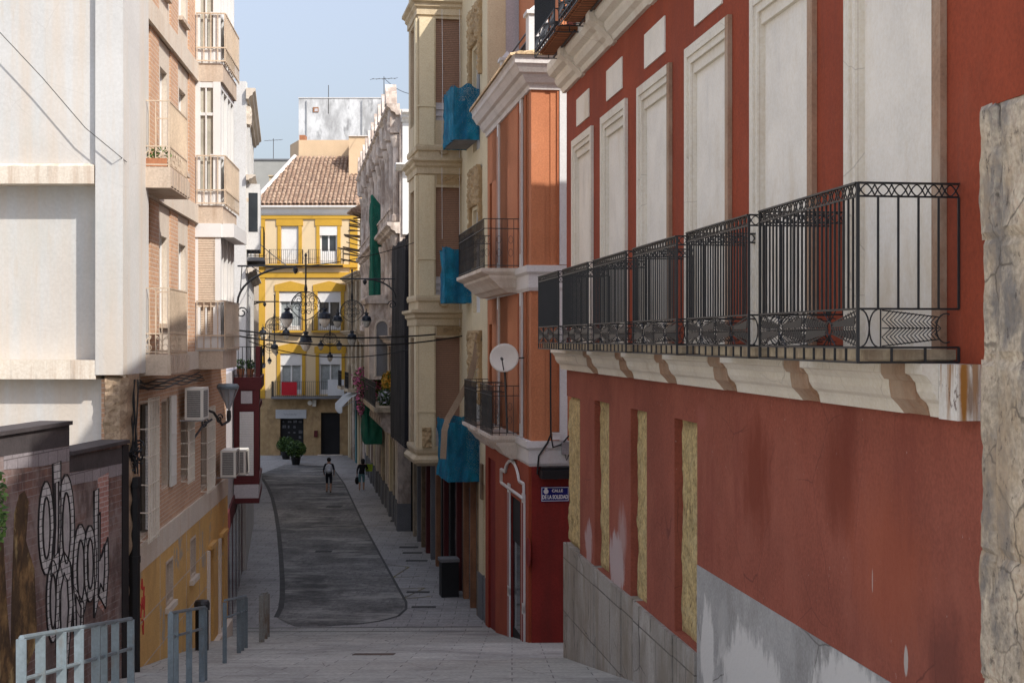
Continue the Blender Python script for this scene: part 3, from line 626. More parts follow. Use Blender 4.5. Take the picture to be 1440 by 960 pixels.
# terrace posts and rails
def post(W, q, d, w, z0, z1, name='terrace_post'):
    mb = MB(); W.box(mb, q - w / 2, q + w / 2, z0, z1, d - w, d); c = W.p(q, 0, d - w / 2)
    W.box(mb, q - w / 2 - .05, q + w / 2 + .05, z1, z1 + .08, d - w - .05, d + .05)
    t = [W.p(q - w / 2, z1 + .08, d), W.p(q + w / 2, z1 + .08, d), W.p(q + w / 2, z1 + .08, d - w), W.p(q - w / 2, z1 + .08, d - w)]; ap = W.p(q, z1 + .28, d - w / 2)
    for i in range(4): mb.poly([t[i], t[(i + 1) % 4], ap])
    mb.build(name, m_white, ob)
TZ = zr(6.1)
post(GW, .16, -.02, .42, TZ, zr(7.05))
for px, w in ((707, .32), (684, .3)): post(OW, OW.s(px, -.1), -.05, w, TZ, zr(7.0))
for a, b in ((0.42, OW.s(707, -.1) - .16), (OW.s(707, -.1) + .16, OW.s(684, -.1) - .15)):
    mb = MB(); pt = lambda q, z: OW.p(q, z, -.2)
    for z in (6.25, 6.85, 7.05): mb.tube([pt(a, zr(z)), pt(b, zr(z))], .02, 4)
    n = int((b - a) / .11)
    for i in range(n + 1): mb.bar(pt(a + (b - a) * i / n, zr(6.25)), pt(a + (b - a) * i / n, zr(6.85)), .016)
    mb.build('terrace_railing', m_iron, ob)
mb = MB(); OW.box(mb, 1.2, L, zr(6.1), zr(11), -7, -.85); mb.build('penthouse_wall', m_orange, ob)
# bowed balconies
def rail_curly(mb, pt, Lr, z0, z1, sheet=None):
    for z in (z0 + .06, z1 - .22, z1): mb.tube([pt(0, z), pt(Lr, z)], .013, 4)
    n = max(3, int(Lr / .13))
    for i in range(n + 1):
        x = Lr * i / n; mb.bar(pt(x, z0), pt(x, z1), .013)
        if i < n and i % 2 == 0:
            xm = x + Lr / n / 2
            for zc in (z0 + .35, z0 + .65): mb.tube([pt(xm + .05 * math.cos(t), zc + .09 * math.sin(t)) for t in [6.283 * k / 7 for k in range(7)]], .006, 4, closed=True)
MOLD = [(0, -.55), (.3, -.55), (.42, -.47), (.5, -.44), (.62, -.33), (.66, -.3), (.78, -.22), (.8, -.16), (.92, -.12), (1.0, -.08), (1.0, 0), (0, 0)]
def moulded_balcony(a, b, d, z, hgt=1.12):
    """white moulded slab with canted ends"""
    mb = MB(); n = len(MOLD); rings = []
    for f in (0, .0, 1, 1): pass
    cuts = [(a, .0), (a, 1), (b, 1), (b, .0)]
    for q, m in cuts:
        sg = 1 if q == a else -1
        rings.append([OW.p(q + sg * (1 - dd) * .25 * (1 if m else 1), z + h, (dd * d if m else 0)) for dd, h in MOLD])
    vs = [v for r in rings for v in r]; fs = []
    for i in range(3):
        for k in range(n): fs.append((i * n + k, i * n + (k + 1) % n, (i + 1) * n + (k + 1) % n, (i + 1) * n + k))
    mb.add(vs, fs); s_ = mb.build('balcony', m_white2, ob)
    mb = MB(); dd = d - .06
    rail_curly(mb, lambda x, zz: OW.p(a + .05 + x, zz, dd), b - a - .1, z, z + hgt)
    for q in (a + .05, b - .05): rail_curly(mb, lambda x, zz, q=q: OW.p(q, zz, dd - x), dd, z, z + hgt)
    mb.build('railing', m_greyiron, s_)
    return s_
m_white2 = mat('cream white moulding', (.64, .56, .47), var=.08, stains=[((.4, .3, .22), 2, .52, .75, .5, V1)])
s_ = moulded_balcony(So(32.4), So(37.7), .88, zr(1.62))
mb = MB(); OW.box(mb, So(34.6), So(37.5), zr(1.75), zr(2.62), .79, .80); mb.build('mesh_screen', m_greyiron, s_)
for y0, y1 in ((32.3, 34.6), (35.3, 38.0)):
    s_ = moulded_balcony(So(y0), So(y1), .70, zr(-2.18)); mb = MB(); OW.box(mb, So(y0) + .25, So(y1) - .2, zr(-2.05), zr(-1.2), .62, .63); mb.build('mesh_screen', m_greyiron, s_)
# shop front
SZ0, SZ1 = -.4, zr(-2.75)
ops = [(OW.s(735.5), OW.s(721.5), -.5, 4.05), (OW.s(700), OW.s(690), -.5, 4.6)]
SW = Wall((OWx(30.8) + .0, 30.8), (OWx(38.1), 38.1)); 
mb = MB(); OW.holes(mb, -.0, L, SZ0, SZ1, ops, dep=.06, d=.06, mr=1); mb.build('shop_front', [m_rustred, m_dred], ob)
mb = MB(); GW.box(mb, .006, 9, SZ0, SZ1, -3, .055); mb.build('gable_base', m_dred, ob)
mb = MB(); OW.box(mb, ops[1][0], ops[1][1], -.4, 4.6, -.06, .006); mb.build('door', m_dred, ob)
mb = MB(); OW.box(mb, ops[0][0], ops[0][1], -.4, 4.05, -.06, .006); d_ = mb.build('door', m_dark, ob)
mb = MB(); OW.box(mb, ops[0][0] + .1, ops[0][1] - .1, 1.0, 3.0, .007, .012); mb.build('pane', m_glass, d_)
mb = MB(); a, b = OW.s(739, .06), OW.s(707, .06); c = (a + b) / 2; hw = (b - a) / 2
zb = 4.2
arch = [(-1, 0), (-1, .55), (-.62, .55), (-.55, .75), (-.4, .95), (-.2, 1.1), (0, 1.15), (.2, 1.1), (.4, .95), (.55, .75), (.62, .55), (1, .55), (1, 0)]
pts = [OW.p(c + x * hw, zb + h * .6, .10) for x, h in arch]
mb.tube(pts + [pts[0]], .04, 4)
for q, w in ((OW.s(737.5, .06), .16), (OW.s(717, .06), .16)):
    for z0, z1 in ((2.0, 4.3), (.35, 1.85)):
        OW.box(mb, q - w, q + w, z0 - .3, z1, .062, .10)
mb.build('white_surround', m_white, ob)
mb = MB()
for q in (OW.s(737.5, .06), OW.s(717, .06)):
    for z0, z1 in ((2.0, 4.3), (.35, 1.85)): OW.box(mb, q - .07, q + .07, z0 - .1, z1 - .2, .101, .106)
q = OW.s(747, .06) ; 
mb.lathe(OW.p(OW.s(744, .06) , 3.1, .065), [(.0, 0), (.32, .0), (.32, .02), (0, .021)], 14, ax=(OW.n.x, OW.n.y, 0))
mb.build('dark_plaque', m_dred, ob)
mb = MB(); a, b = GW.s(757), GW.s(806); GW.box(mb, a, b, zr(-2.98), zr(-2.80), .06, .5); GW.box(mb, a + .02, b, zr(-2.79), zr(-2.74), .06, .35); 
solo('awning_box', mb, m_rubber, 'black rolled awning box above the blue street sign', 'awning')
# street sign
sg = thing('street_sign', 'blue enamel street name sign with white letters on dark red wall', 'street sign', GW.p(GW.s(780, .06), zr(-3.5), .06))
mb = MB(); a, b = GW.s(760.5, .06), GW.s(800, .06); z0, z1 = GW.z(a, 705, .06), GW.z(a, 684, .06)
GW.box(mb, a, b, z0, z1, .06, .085); mb.build('plate', m_blue, sg)
mb = MB(); GW.frame(mb, a + .012, b - .012, z0 + .012, z1 - .012, .012, .0855, .088); mb.build('border', m_wtext, sg)
def text(body, p, size, u, n, mat_, parent, name='lettering', align='CENTER', sx=1):
    cu = bpy.data.curves.new(name, 'FONT'); cu.body = body; cu.size = size; cu.align_x = align; cu.align_y = 'CENTER'; cu.extrude = .003; cu.offset = .004 * size / .12
    o = bpy.data.objects.new(name, cu); COL.objects.link(o); dg = bpy.context.evaluated_depsgraph_get(); me = bpy.data.meshes.new_from_object(o.evaluated_get(dg)); bpy.data.objects.remove(o)
    base = Vector((0, 0, 0)); q = parent
    while q is not None: base += q.location; q = q.parent
    U = Vector((u.x, u.y, 0)); N = Vector((n.x, n.y, 0)); Z = Vector((0, 0, 1))
    for v in me.vertices: v.co = Vector(p) + U * v.co.x * sx + Z * v.co.y + N * v.co.z - base
    me.materials.clear(); me.materials.append(mat_)
    o = bpy.data.objects.new(name, me); COL.objects.link(o); o.parent = parent; return o
hh = z1 - z0; c = (a + b) / 2
text('CALLE', GW.p(c + .05, z0 + hh * .72, .089), hh * .26, GW.u, GW.n, m_wtext, sg); text('DE LA SOLEDAD', GW.p(c, z0 + hh * .3, .089), hh * .36, GW.u, GW.n, m_wtext, sg, sx=.66)
mb = MB(); q = a + .11; mb.lathe(GW.p(q, z0 + hh * .68, .086), [(.0, 0), (.055, 0), (.055, .003), (0, .0031)], 10, ax=(GW.n.x, GW.n.y, 0)); GW.box(mb, q - .03, q + .03, z0 + hh * .84, z0 + hh * .94, .086, .09); mb.build('crest', m_wtext, sg)
# boxes and cables on the gable
for px, py, w, h, lab in ((780.5, 612, .17, .16, 'small square white junction box on orange gable'), (796, 629, .26, .26, 'larger pale meter box beside the white pilaster on the gable')):
    q = GW.s(px); z = GW.z(q, py); mb = MB(); GW.box(mb, q - w / 2, q + w / 2, z - h / 2, z + h / 2, .13, .22); GW.box(mb, q - w / 2 - .01, q + w / 2 + .01, z + h / 2 - .03, z + h / 2 + .0, .13, .235)
    solo('junction_box', mb, m_metal if w > .2 else m_frame, lab, 'junction box')
mb = MB()
def gpt(px, py, d=.14): q = GW.s(px); return GW.p(q, GW.z(q, py), d)
mb.tube([gpt(772.5, 490), gpt(772.5, 560), gpt(773, 610), gpt(768, 622), gpt(756, 640), gpt(754, 665), gpt(760, 668), gpt(780, 672), gpt(806, 666)], .022, 5)
mb.tube([gpt(773, 610), gpt(776, 628), gpt(788, 624), gpt(800, 610)], .018, 5); mb.tube([gpt(792, 635), gpt(795, 646), gpt(800, 635)], .015, 5)
solo('wall_cable', mb, m_rubber, 'black cable running down the orange gable to the awning', 'cable')
# satellite dish
dp = P(709, 503, 31.3); ds = thing('satellite_dish', 'round white satellite dish on a pole at the lower balcony', 'satellite dish', dp)
mb = MB(); ax = Vector((-.15, -1, .25)).normalized(); r = .325
mb.lathe(dp, [(0, -.06), (r * .5, -.045), (r * .85, -.015), (r, 0), (r, .012), (r * .85, 0), (r * .5, -.03), (.0, -.045)], 24, ax=ax); mb.build('reflector', m_acw, ds, smooth=True)
mb = MB(); mb.tube([dp - Vector((0, 0, r)) + ax * .0, dp + ax * .34 - Vector((0, 0, .1))], .014, 5); mb.lathe(dp + ax * .34 - Vector((0, 0, .1)), [(0, -.05), (.03, -.05), (.03, .05), (0, .051)], 8, ax=ax); mb.build('feed_arm', m_greyiron, ds)
mb = MB(); pb = dp - ax * .07; mb.tube([pb, pb - Vector((0, 0, .2)), pb + Vector((.06, .05, -1.65))], .022, 6); mb.tube([pb, pb + Vector((.65, .3, .02))], .015, 5); mb.build('mast', m_greyiron, ds)
# ------------------------------------------------------------------ cream building with corner bay
CW = Wall((-.66, 38.2), (-2.24, 46.5)); Sc = CW.sy
cb = thing('cream_building', 'ornate cream stone building with projecting shuttered bay', 'building', (-.5, 41, 0))
CT = zr(11)
lev = [zr(5.3), zr(.75), zr(-3.7)]  # floor lines
ops = []
wa, wb = Sc(39.0), Sc(40.9)
for z in (zr(5.3), zr(.75), zr(-3.8)): ops.append((wa + .4, wb - .35, z, z + 2.9))
mb = MB(); CW.holes(mb, 0, CW.L, zr(-3.95), CT, ops, dep=.2, thick=.5); CW.box(mb, 0.02, CW.L - .02, zr(-3.9), CT - .05, -6, -.5); mb.build('wall', m_creamlt, cb)
for (a, b, z0, z1) in ops:
    mb = MB(); CW.box(mb, a, b, z0, z1, -.19, -.16); w = mb.build('window', m_glass, cb)
    mb = MB(); CW.frame(mb, a, b, z0, z1, .1, -.159, -.1); CW.box(mb, (a + b) / 2 - .04, (a + b) / 2 + .04, z0, z1, -.158, -.11); CW.box(mb, a, b, z0, z0 + .8, -.157, -.12); mb.build('frame', m_frame, w)
    mb = MB(); rough_block(mb, CW, a - .35, b + .35, z1 + .1, z1 + 1.15, -.0, .12, .09, .06, .05, 7); 
    for q in (a - .28, b + .28): rough_block(mb, CW, q - .1, q + .1, z1 - .9, z1 + .1, 0, .12, .05, .05, .03, 8)
    mb.build('carved_relief', m_orn, cb)
# party wall above the orange roof
mb = MB(); GWc = Wall((-.66, 38.22), (6, 39.4)); GWc.box(mb, 0, 8, zr(4), CT, -.3, 0); mb.build('party_wall', m_lav, cb)
# bay
BWx = lambda px: K(px) * 42.5
BF = Wall((K(588) * 42.5, 42.5), (K(588) * 42.5 + 1.32, 42.5 + 1.32 * .17))      # face looking up the street
BS = Wall((K(588) * 42.5, 42.5), (K(588) * 42.5 - .19 * 2.4, 44.9))               # flank
bz0, bz1 = zr(-3.78), CT
pil = BF.s(612)
shut = [(zr(7.0), zr(9.6)), (zr(1.78), zr(4.55)), (zr(-2.75), zr(.05))]
mb = MB()
ops = [(pil + .02, BF.L - .08, z0 - .45, z1) for z0, z1 in shut]
BF.holes(mb, 0, BF.L, bz0, bz1, ops, dep=.14, thick=.2)
ops2 = [(.55, 2.0, z0 - .45, z1) for z0, z1 in shut]; BS.holes(mb, 0, BS.L, bz0, bz1, ops2, dep=.14, thick=.2)
bb = mb.build('bay', m_cream, cb)
for (a, b, z0, z1), (s0, s1) in zip(ops, shut):
    mb = MB(); BF.box(mb, a, b, s0 + .1, s1, -.135, -.10); mb.build('roller_shutter', m_brshut, bb)
    mb = MB(); BF.box(mb, a, b, z0, s0 + .1, -.135, -.11); BF.box(mb, a, b, z0 + .14, z0 + .22, -.109, -.06); BF.box(mb, a, b, z0 + .34, z0 + .42, -.109, -.06); mb.build('window_base', m_lav, bb)
for (a, b, z0, z1) in ops2:
    mb = MB(); BS.box(mb, a, b, z0 + .4, z1, -.135, -.1); mb.build('roller_shutter', m_brshut, bb)
CP = [(-.05, -.4), (.05, -.4), (.05, -.22), (.12, -.16), (.12, -.08), (.22, -.02), (.22, .06), (-.05, .06)]
def baymould(prof, z):
    mb = MB(); n = len(prof)
    corner = lambda d: Vector(((BF.O + BF.n * d + BS.n * d).x, (BF.O + BF.n * d + BS.n * d).y, 0))
    A = [BF.p(BF.L, z + h, d) for d, h in prof]; B = [corner(d) + Vector((0, 0, z + h)) for d, h in prof]; C_ = [BS.p(BS.L, z + h, d) for d, h in prof]
    mb.add(A + B + C_, [tuple(range(n)), tuple(range(2 * n, 3 * n))] + [(i, (i + 1) % n, n + (i + 1) % n, n + i) for i in range(n)] + [(n + i, n + (i + 1) % n, 2 * n + (i + 1) % n, 2 * n + i) for i in range(n)])
    mb.build('bay_cornice', m_cream, bb)
for z in (10.1, 5.35, .82): baymould(CP, zr(z))
for z in (5.75, 1.25, -3.3): baymould([(-.05, -.1), (.05, -.1), (.07, 0), (.05, .08), (-.05, .08)], zr(z))
baymould([(-.1, 0), (.02, 0), (.14, .1), (.16, .2), (.06, .3), (-.1, .3)], bz0)
for z0, z1 in ((bz0 + .5, zr(.4)), (zr(1.3), zr(4.9)), (zr(5.8), zr(9.6))):
    mb = MB(); BF.box(mb, .03, pil - .03, z0, z1, .002, .07); BF.box(mb, .0, pil, z0 + (z1 - z0) * .3, z0 + (z1 - z0) * .3 + .05, .002, .10); mb.build('bay_pilaster', m_creamlt, bb)
    mb = MB(); BS.box(mb, .03, .45, z0, z1, .002, .07); mb.build('bay_pilaster', m_creamlt, bb)
for z in (4.62, .10, 9.7):
    mb = MB()
    BF.box(mb, pil + .05, BF.L - .1, zr(z + .02), zr(z + .3), .002, .02)
    for k in range(2):
        c = pil + .3 + k * .42
        if c < BF.L:
            mb.tube([BF.p(c + .1 * math.cos(t) * (1 - t / 9), zr(z + .16) + .1 * math.sin(t) * (1 - t / 9), .03) for t in [i * .6 for i in range(13)]], .022, 5)
            mb.tube([BF.p(c + .1, zr(z + .16), .03), BF.p(c + .24, zr(z + .24), .03), BF.p(c + .3, zr(z + .1), .03)], .018, 5)
    mb.build('carved_relief', m_orn, bb)
for z in (5.18, .65):
    mb = MB()
    for k in range(9): q = pil + .06 + k * .085; BF.box(mb, q, q + .045, zr(z), zr(z + .1), .002, .08)
    mb.build('dentils', m_orn, bb)
for z in (5.5, .95):
    mb = MB(); c = pil + .25; mb.tube([BF.p(c + .13 * math.cos(t), zr(z + .12) + .09 * math.sin(t), .02) for t in [i * .55 for i in range(12)]], .02, 5, closed=True); mb.build('carved_relief', m_orn, bb)
mb = MB(); rough_block(mb, BF, .12, pil - .12, bz0 + .55, bz0 + 1.15, .08, .16, .07, .04, .04, 9); mb.build('carved_relief', m_orn, bb)
# ground floor: pillars, shutters, dark shop bays
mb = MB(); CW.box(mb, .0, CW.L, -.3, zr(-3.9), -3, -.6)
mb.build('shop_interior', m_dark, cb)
def pillar(name, W, a, b, mA, mB, parent, zt=zr(-3.95), zb=1.25, dd=0):
    mb = MB(); W.box(mb, a, b, zb, zt, -.5, dd); o = mb.build(name, mA, parent)
    mb = MB(); W.box(mb, a - .02, b + .02, -.3, zb, -.52, dd + .03); mb.build('plinth', mB, o)
m_pgrey = mat('grey plinth paint', (.17, .17, .175), var=.12)
pillar('pillar', CW, .02, .42, m_creamlt, m_pgrey, cb); pillar('pillar', CW, .75, 1.45, m_creamlt, m_pgrey, cb)
m_dkshut = mat('dark grey roller shutter', (.07, .07, .072), rough=.5, var=.2, stripes=(.09, .3, .6, 1))
m_dkshut2 = mat('graffitied shutter', (.16, .14, .14), rough=.6, var=.3, vs=2, stripes=(.09, .25, .5, 1), stains=[((.05, .05, .07), 1.5, .5, .6, .8, (1, 1, 1)), ((.4, .38, .36), 2.2, .58, .66, .6, (1, 1, 1))])
mb = MB(); CW.box(mb, .43, .74, -.3, zr(-3.95), -.5, -.25); mb.build('side_panel', m_creamlt, cb)
mb = MB(); CW.box(mb, 1.5, 2.6, -.3, zr(-3.95), -.4, -.12); mb.build('roller_shutter', m_dkshut, cb)
mb = MB(); CW.box(mb, 1.46, 1.62, -.3, zr(-3.95), -.3, .03); mb.build('timber_post', m_timber, cb)
mb = MB(); CW.box(mb, 2.65, 2.8, -.3, zr(-3.95), -.3, .03); mb.build('timber_post', m_doorbr, cb)
for a, b, m in ((3.0, 4.1, m_dkshut2), (4.35, 5.5, m_dkshut), (5.8, 6.9, m_dkshut2), (7.2, 8.3, m_dkshut)):
    mb = MB(); CW.box(mb, a, b, -.3, zr(-4.4), -.4, -.15); mb.build('roller_shutter', m, cb)
    mb = MB(); CW.box(mb, b, b + .22, -.3, zr(-3.95), -.45, -.0); mb.build('pillar', R.choice([m_rubber, m_doorbr, m_maroon]), cb)
# hanging laundry-like remnant and sign panel under balcony
mb = MB(); q = OW.s(683.5, .3); OW.box(mb, L + .05, L + .45, zr(-4.3), zr(-3.35), .1, .16); 
solo('hanging_sign', mb, m_timber, 'brown timber sign panel hanging above the red doorway', 'sign')
mb = MB(); c = CW.p(2.9, 3.9, .12); mb.lathe(c, [(0, -.06), (.18, -.05), (.2, 0), (.18, .05), (0, .06)], 12, ax=(CW.n.x, CW.n.y, 0))
solo('round_sign', mb, m_redcl, 'small round red sign on the dark shop front', 'sign')
# netted balconies
def netbox(W, a, b, d, z0, z1, rnd, lab):
    """draped net around a balcony: front, ends, with folds"""
    th = thing('debris_net', lab, 'netting', W.p((a + b) / 2, z0, d / 2), 'turquoise nets on the cream building')
    mb = MB(); path = []
    nseg = lambda l: max(2, int(l / .07))
    for i in range(nseg(d) + 1): path.append((a, d * i / nseg(d), -1, 0))
    for i in range(1, nseg(b - a) + 1): path.append((a + (b - a) * i / nseg(b - a), d, 0, 1))
    for i in range(1, nseg(d) + 1): path.append((b, d * (1 - i / nseg(d)), 1, 0))
    nz = 22; vs = []; fs = []; N = len(path)
    for j in range(nz + 1):
        for i, (q, dd, nx, nd) in enumerate(path):
            z = z0 + (z1 - z0) * j / nz; f = mnoise.noise(Vector((i * .33, j * .09, a * 3))) * .07 + mnoise.noise(Vector((i * .8, j * .3 + i * .2, a))) * .05 - .05 * math.sin(math.pi * j / nz)
            top = .13 * mnoise.noise(Vector((i * .3, 5, a))) * j / nz
            vs.append(W.p(q + nx * f, z + top, dd + nd * f + .0))
    for j in range(nz):
        for i in range(N - 1): fs.append((j * N + i, j * N + i + 1, (j + 1) * N + i + 1, (j + 1) * N + i))
    mb.add(vs, fs); mb.build('net', m_cyan, th, smooth=True)
    mb = MB(); W.box(mb, a + .07, b - .07, z0 + .02, z0 + .2, 0.01, d - .07); mb.build('slab', m_pgrey, th)
    mb = MB(); rail_curly(mb, lambda x, zz: W.p(a + .1 + x, zz, d - .1), b - a - .2, z0 + .2, z1 - .08); mb.build('railing', m_greyiron, th)
na, nb = Sc(39.5), Sc(41.7)
netbox(CW, na, nb, .72, zr(5.53), zr(7.02), R, 'turquoise net around the topmost balcony of the cream building')
netbox(CW, na + 1.35, nb + .1, .78, zr(1.04), zr(2.6), R, 'turquoise net half hidden behind the orange building balcony')
netbox(CW, na, nb + .1, .86, zr(-3.95), zr(-2.3), R, 'turquoise net hanging low above the dark shop shutters')
# canvas straps hanging between the balconies
mb = MB(); yq = 40.6
def ribbon(mb, pts, w, y, t=.02):
    P_ = [P(px, py, yy) for px, py, yy in pts]; n = len(P_); vs = []
    for i, p in enumerate(P_):
        d = (P_[min(i + 1, n - 1)] - P_[max(i - 1, 0)]).normalized(); s = d.cross(Vector((0, 1, 0))).normalized() * w / 2
        vs += [p - s, p + s, p + s + Vector((0, t, 0)), p - s + Vector((0, t, 0))]
    fs = []
    for i in range(n - 1):
        for k in range(4): fs.append((i * 4 + k, i * 4 + (k + 1) % 4, i * 4 + 4 + (k + 1) % 4, i * 4 + 4 + k))
    mb.add(vs, fs + [(0, 1, 2, 3), tuple(range(4 * n - 4, 4 * n))])
ribbon(mb, [(674, 465, 39.2), (668, 505, 39.2), (660, 535, 39.3), (645, 562, 39.4), (630, 588, 39.4), (625, 605, 39.3), (623, 645, 39.3)], .17, 0)
solo('canvas_strap', mb, m_canvas, 'long taupe canvas strip hanging slack across the lower turquoise net', 'canvas strip')
# bins and things by the shops
mb = MB(); c = P(629, 800, 43); 
bx = thing('rubbish_bin', 'tall black bin standing against the dark shop fronts', 'bin', (CW.p(4.7, 0, .35).x, CW.p(4.7, 0, .35).y, 0))
mb.prism([CW.p(4.45, 0, .1), CW.p(5.0, 0, .1), CW.p(5.0, 0, .62), CW.p(4.45, 0, .62)], (0, 0, 1.05)); mb.build('body', m_rubber, bx)
mb = MB(); mb.prism([CW.p(4.42, 1.05, .08), CW.p(5.03, 1.05, .08), CW.p(5.03, 1.05, .66), CW.p(4.42, 1.05, .66)], (0, 0, .09)); mb.build('lid', m_pgrey, bx)

for i, px in enumerate((621.5, 646)):
    q = BF.s(px); mb = MB(); mb.tube([BF.p(q + .012 * math.sin(z), zr(z), .05) for z in (10, 8, 6.6, 5.6, 3, .4 if i else 5.2)], .009, 4); solo('cord', mb, m_frame, ['pale cord hanging down the topmost shutter near the bay corner', 'long pale cord hanging beside the right edge of the bay shutters'][i], 'cord')
# ------------------------------------------------------------------ black netted building
NB = Wall((-2.26, 46.6), (-4.0, 57)); Sn = NB.sy
nb_ = thing('narrow_building', 'narrow dark building wrapped in black netting beside the cream bay', 'building', (-2.5, 51, 0))
mb = MB(); NB.box(mb, 0, NB.L, zr(-3.9), zr(4.0), -6, 0); mb.build('wall', m_wornst, nb_)
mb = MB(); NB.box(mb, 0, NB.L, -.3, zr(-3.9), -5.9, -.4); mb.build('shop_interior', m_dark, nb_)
for i in range(7):
    mb = MB(); a = .2 + i * 1.5; NB.box(mb, a, a + .28, -.3, zr(-3.9), -.45, .02 + .01 * i); mb.build('pillar', [m_rubber, m_doorbr, m_pgrey, m_maroon, m_timber, m_pgrey, m_wornst][i], nb_)
    if i < 6: mb = MB(); NB.box(mb, a + .3, a + 1.48, -.3, zr(-4.4), -.4, -.2); mb.build('roller_shutter', [m_dkshut, m_dkshut2, m_dkshut, m_dkshut, m_dkshut2, m_dkshut][i], nb_)
fa, fb = Sn(49.2), Sn(55)
mb = MB(); NB.box(mb, fa + .1, fb - .1, zr(-3.5), zr(-3.3), .01, .95); NB.box(mb, fa + .1, fb - .1, zr(.4), zr(.55), .01, .95); mb.build('balcony', m_pgrey, nb_)
for z in (-3.3, .55):
    mb = MB(); rail_curly(mb, lambda x, zz: NB.p(fa + .15 + x, zz, .9), fb - fa - .3, zr(z), zr(z + 1.05)); rail_curly(mb, lambda x, zz: NB.p(fa + .15, zz, .9 - x), .88, zr(z), zr(z + 1.05)); mb.build('railing', m_greyiron, nb_)
for z in (-3.2, .6):
    for q in (fa + .6, fa + 2.6, fa + 4.4): mb = MB(); NB.box(mb, q, q + .9, zr(z), zr(z + 2.6), .004, .03); mb.build('door', m_frame, nb_)
def drape(W, path, z0f, z1f, name, m, lab, cat, nz=26, amp=.07, group=None):
    mb = MB(); vs = []; fs = []; N = len(path)
    for j in range(nz + 1):
        for i, (q, d, nq, nd) in enumerate(path):
            t = j / nz; z = z0f(i / (N - 1)) * (1 - t) + z1f(i / (N - 1)) * t
            f = amp * mnoise.noise(Vector((i * .6, j * .12, 3))) + amp * .5 * mnoise.noise(Vector((i * 1.7, j * .3, 8)))
            vs.append(W.p(q + nq * f, z, d + nd * f))
    for j in range(nz):
        for i in range(N - 1): fs.append((j * N + i, j * N + i + 1, (j + 1) * N + i + 1, (j + 1) * N + i))
    mb.add(vs, fs); return solo(name, mb, m, lab, cat, group, smooth=True)
path = [(fa, .02 + .98 * i / 10, -1, 0) for i in range(11)] + [(fa + (fb - fa) * i / 24, 1.0, 0, 1) for i in range(1, 25)] + [(fb, 1 - i / 8, 1, 0) for i in range(1, 9)]
drape(NB, path, lambda u: zr(-3.75), lambda u: zr(4.5 - 1.0 * min(1, u * 4) + .25 * mnoise.noise(Vector((u * 9, 2, 2)))), 'debris_net', m_black, 'tall black net hanging over the balconies beyond the cream bay', 'netting')
# ------------------------------------------------------------------ ornate pale building
OB = Wall((-4.5, 57.05), (-8.7, 84)); Sb = OB.sy
ot = thing('ornate_building', 'tall pale building with carved columns and crowning cornice', 'building', (-4.6, 60, 0))
OE = Wall((-4.5, 57.05), (0, 57.8))
ops = []
cols = [y for y in (57.3, 59.6, 62.2, 64.8, 67.4, 70, 72.6, 75.2, 77.8, 80.4, 83)]
for y0, y1 in zip(cols[:-1], cols[1:]):
    for z0, z1 in ((5.1, 7.9), (.9, 3.7), (-3.0, -.2)): ops.append((Sb(y0) + .65, Sb(y1) - .55, zr(z0), zr(z1)))
mb = MB(); OB.holes(mb, 0, OB.L, zr(-3.4), zr(9.0), ops, dep=.25, thick=.5); OE.box(mb, .02, 5, zr(-3.4), zr(8.7), -.5, 0); OB.box(mb, .1, OB.L - .05, -.2, zr(8.95), -7, -.5)
mb.build('wall', m_pink, ot)
for o in ops:
    mb = MB(); OB.box(mb, o[0], o[1], o[2], o[3], -.24, -.2); w = mb.build('window', m_glass, ot); mb = MB(); OB.frame(mb, o[0], o[1], o[2], o[3], .09, -.199, -.12); mb.build('frame', m_frame, w)
for y in cols:
    q = Sb(y) + .12; mb = MB()
    for z0, z1 in ((4.75, 8.2), (.5, 4.2)):
        mb.lathe(OB.p(q, zr(z0), .12), [(.2, 0), (.2, .25), (.15, .3), (.14, z1 - z0 - .5), (.17, z1 - z0 - .42), (.24, z1 - z0 - .12), (.24, z1 - z0)], 8)
        mb.build('column', m_pink, ot); mb = MB()
    rough_block(mb, OB, q - .22, q + .22, zr(8.3), zr(9.25), 0, .48, .06, .1); mb.build('carved_bracket', m_pink, ot)
CP2 = [(0, 0), (.15, 0), (.2, .1), (.35, .16), (.38, .26), (.52, .34), (.52, .45), (0, .45)]
for z in (9.0, 4.25, -.3): mb = MB(); OB.mould(mb, 0, OB.L, [(d, zr(z) + h) for d, h in CP2]); mb.build('cornice', m_pink, ot)
mb = MB(); OE.mould(mb, 0.05, 5, [(d, zr(8.7) + h) for d, h in CP2]); mb.build('cornice', m_white, ot)
for i, y in enumerate(cols[:-1]):
    mb = MB(); a = Sb(y) - .1; b = a + .9; zt = zr(9.46)
    mb.prism([OB.p(a, zt, .1), OB.p(b, zt, .1), OB.p(b - .15, zt + .5, .1), OB.p((a + b) / 2, zt + .85, .1), OB.p(a + .15, zt + .5, .1)], OB.p(0, 0, .55) - OB.p(0, 0, .1)); mb.build('crest', m_pink, ot)
    mb = MB(); c = OB.p(a + .45, zr(4.5), .3)
    for k in range(9):
        q = OB.p(Sb(y) + .3 + k * .24, zr(4.72), .3)
        if Sb(y) + .3 + k * .24 < Sb(cols[i + 1]): mb.lathe(q, [(.05, 0), (.08, .15), (.05, .3), (.08, .45), (.05, .5)], 6)
    OB.box(mb, Sb(y) + .2, Sb(cols[i + 1]) - .05, zr(5.22), zr(5.3), .22, .4); mb.build('balustrade', m_pink, ot)
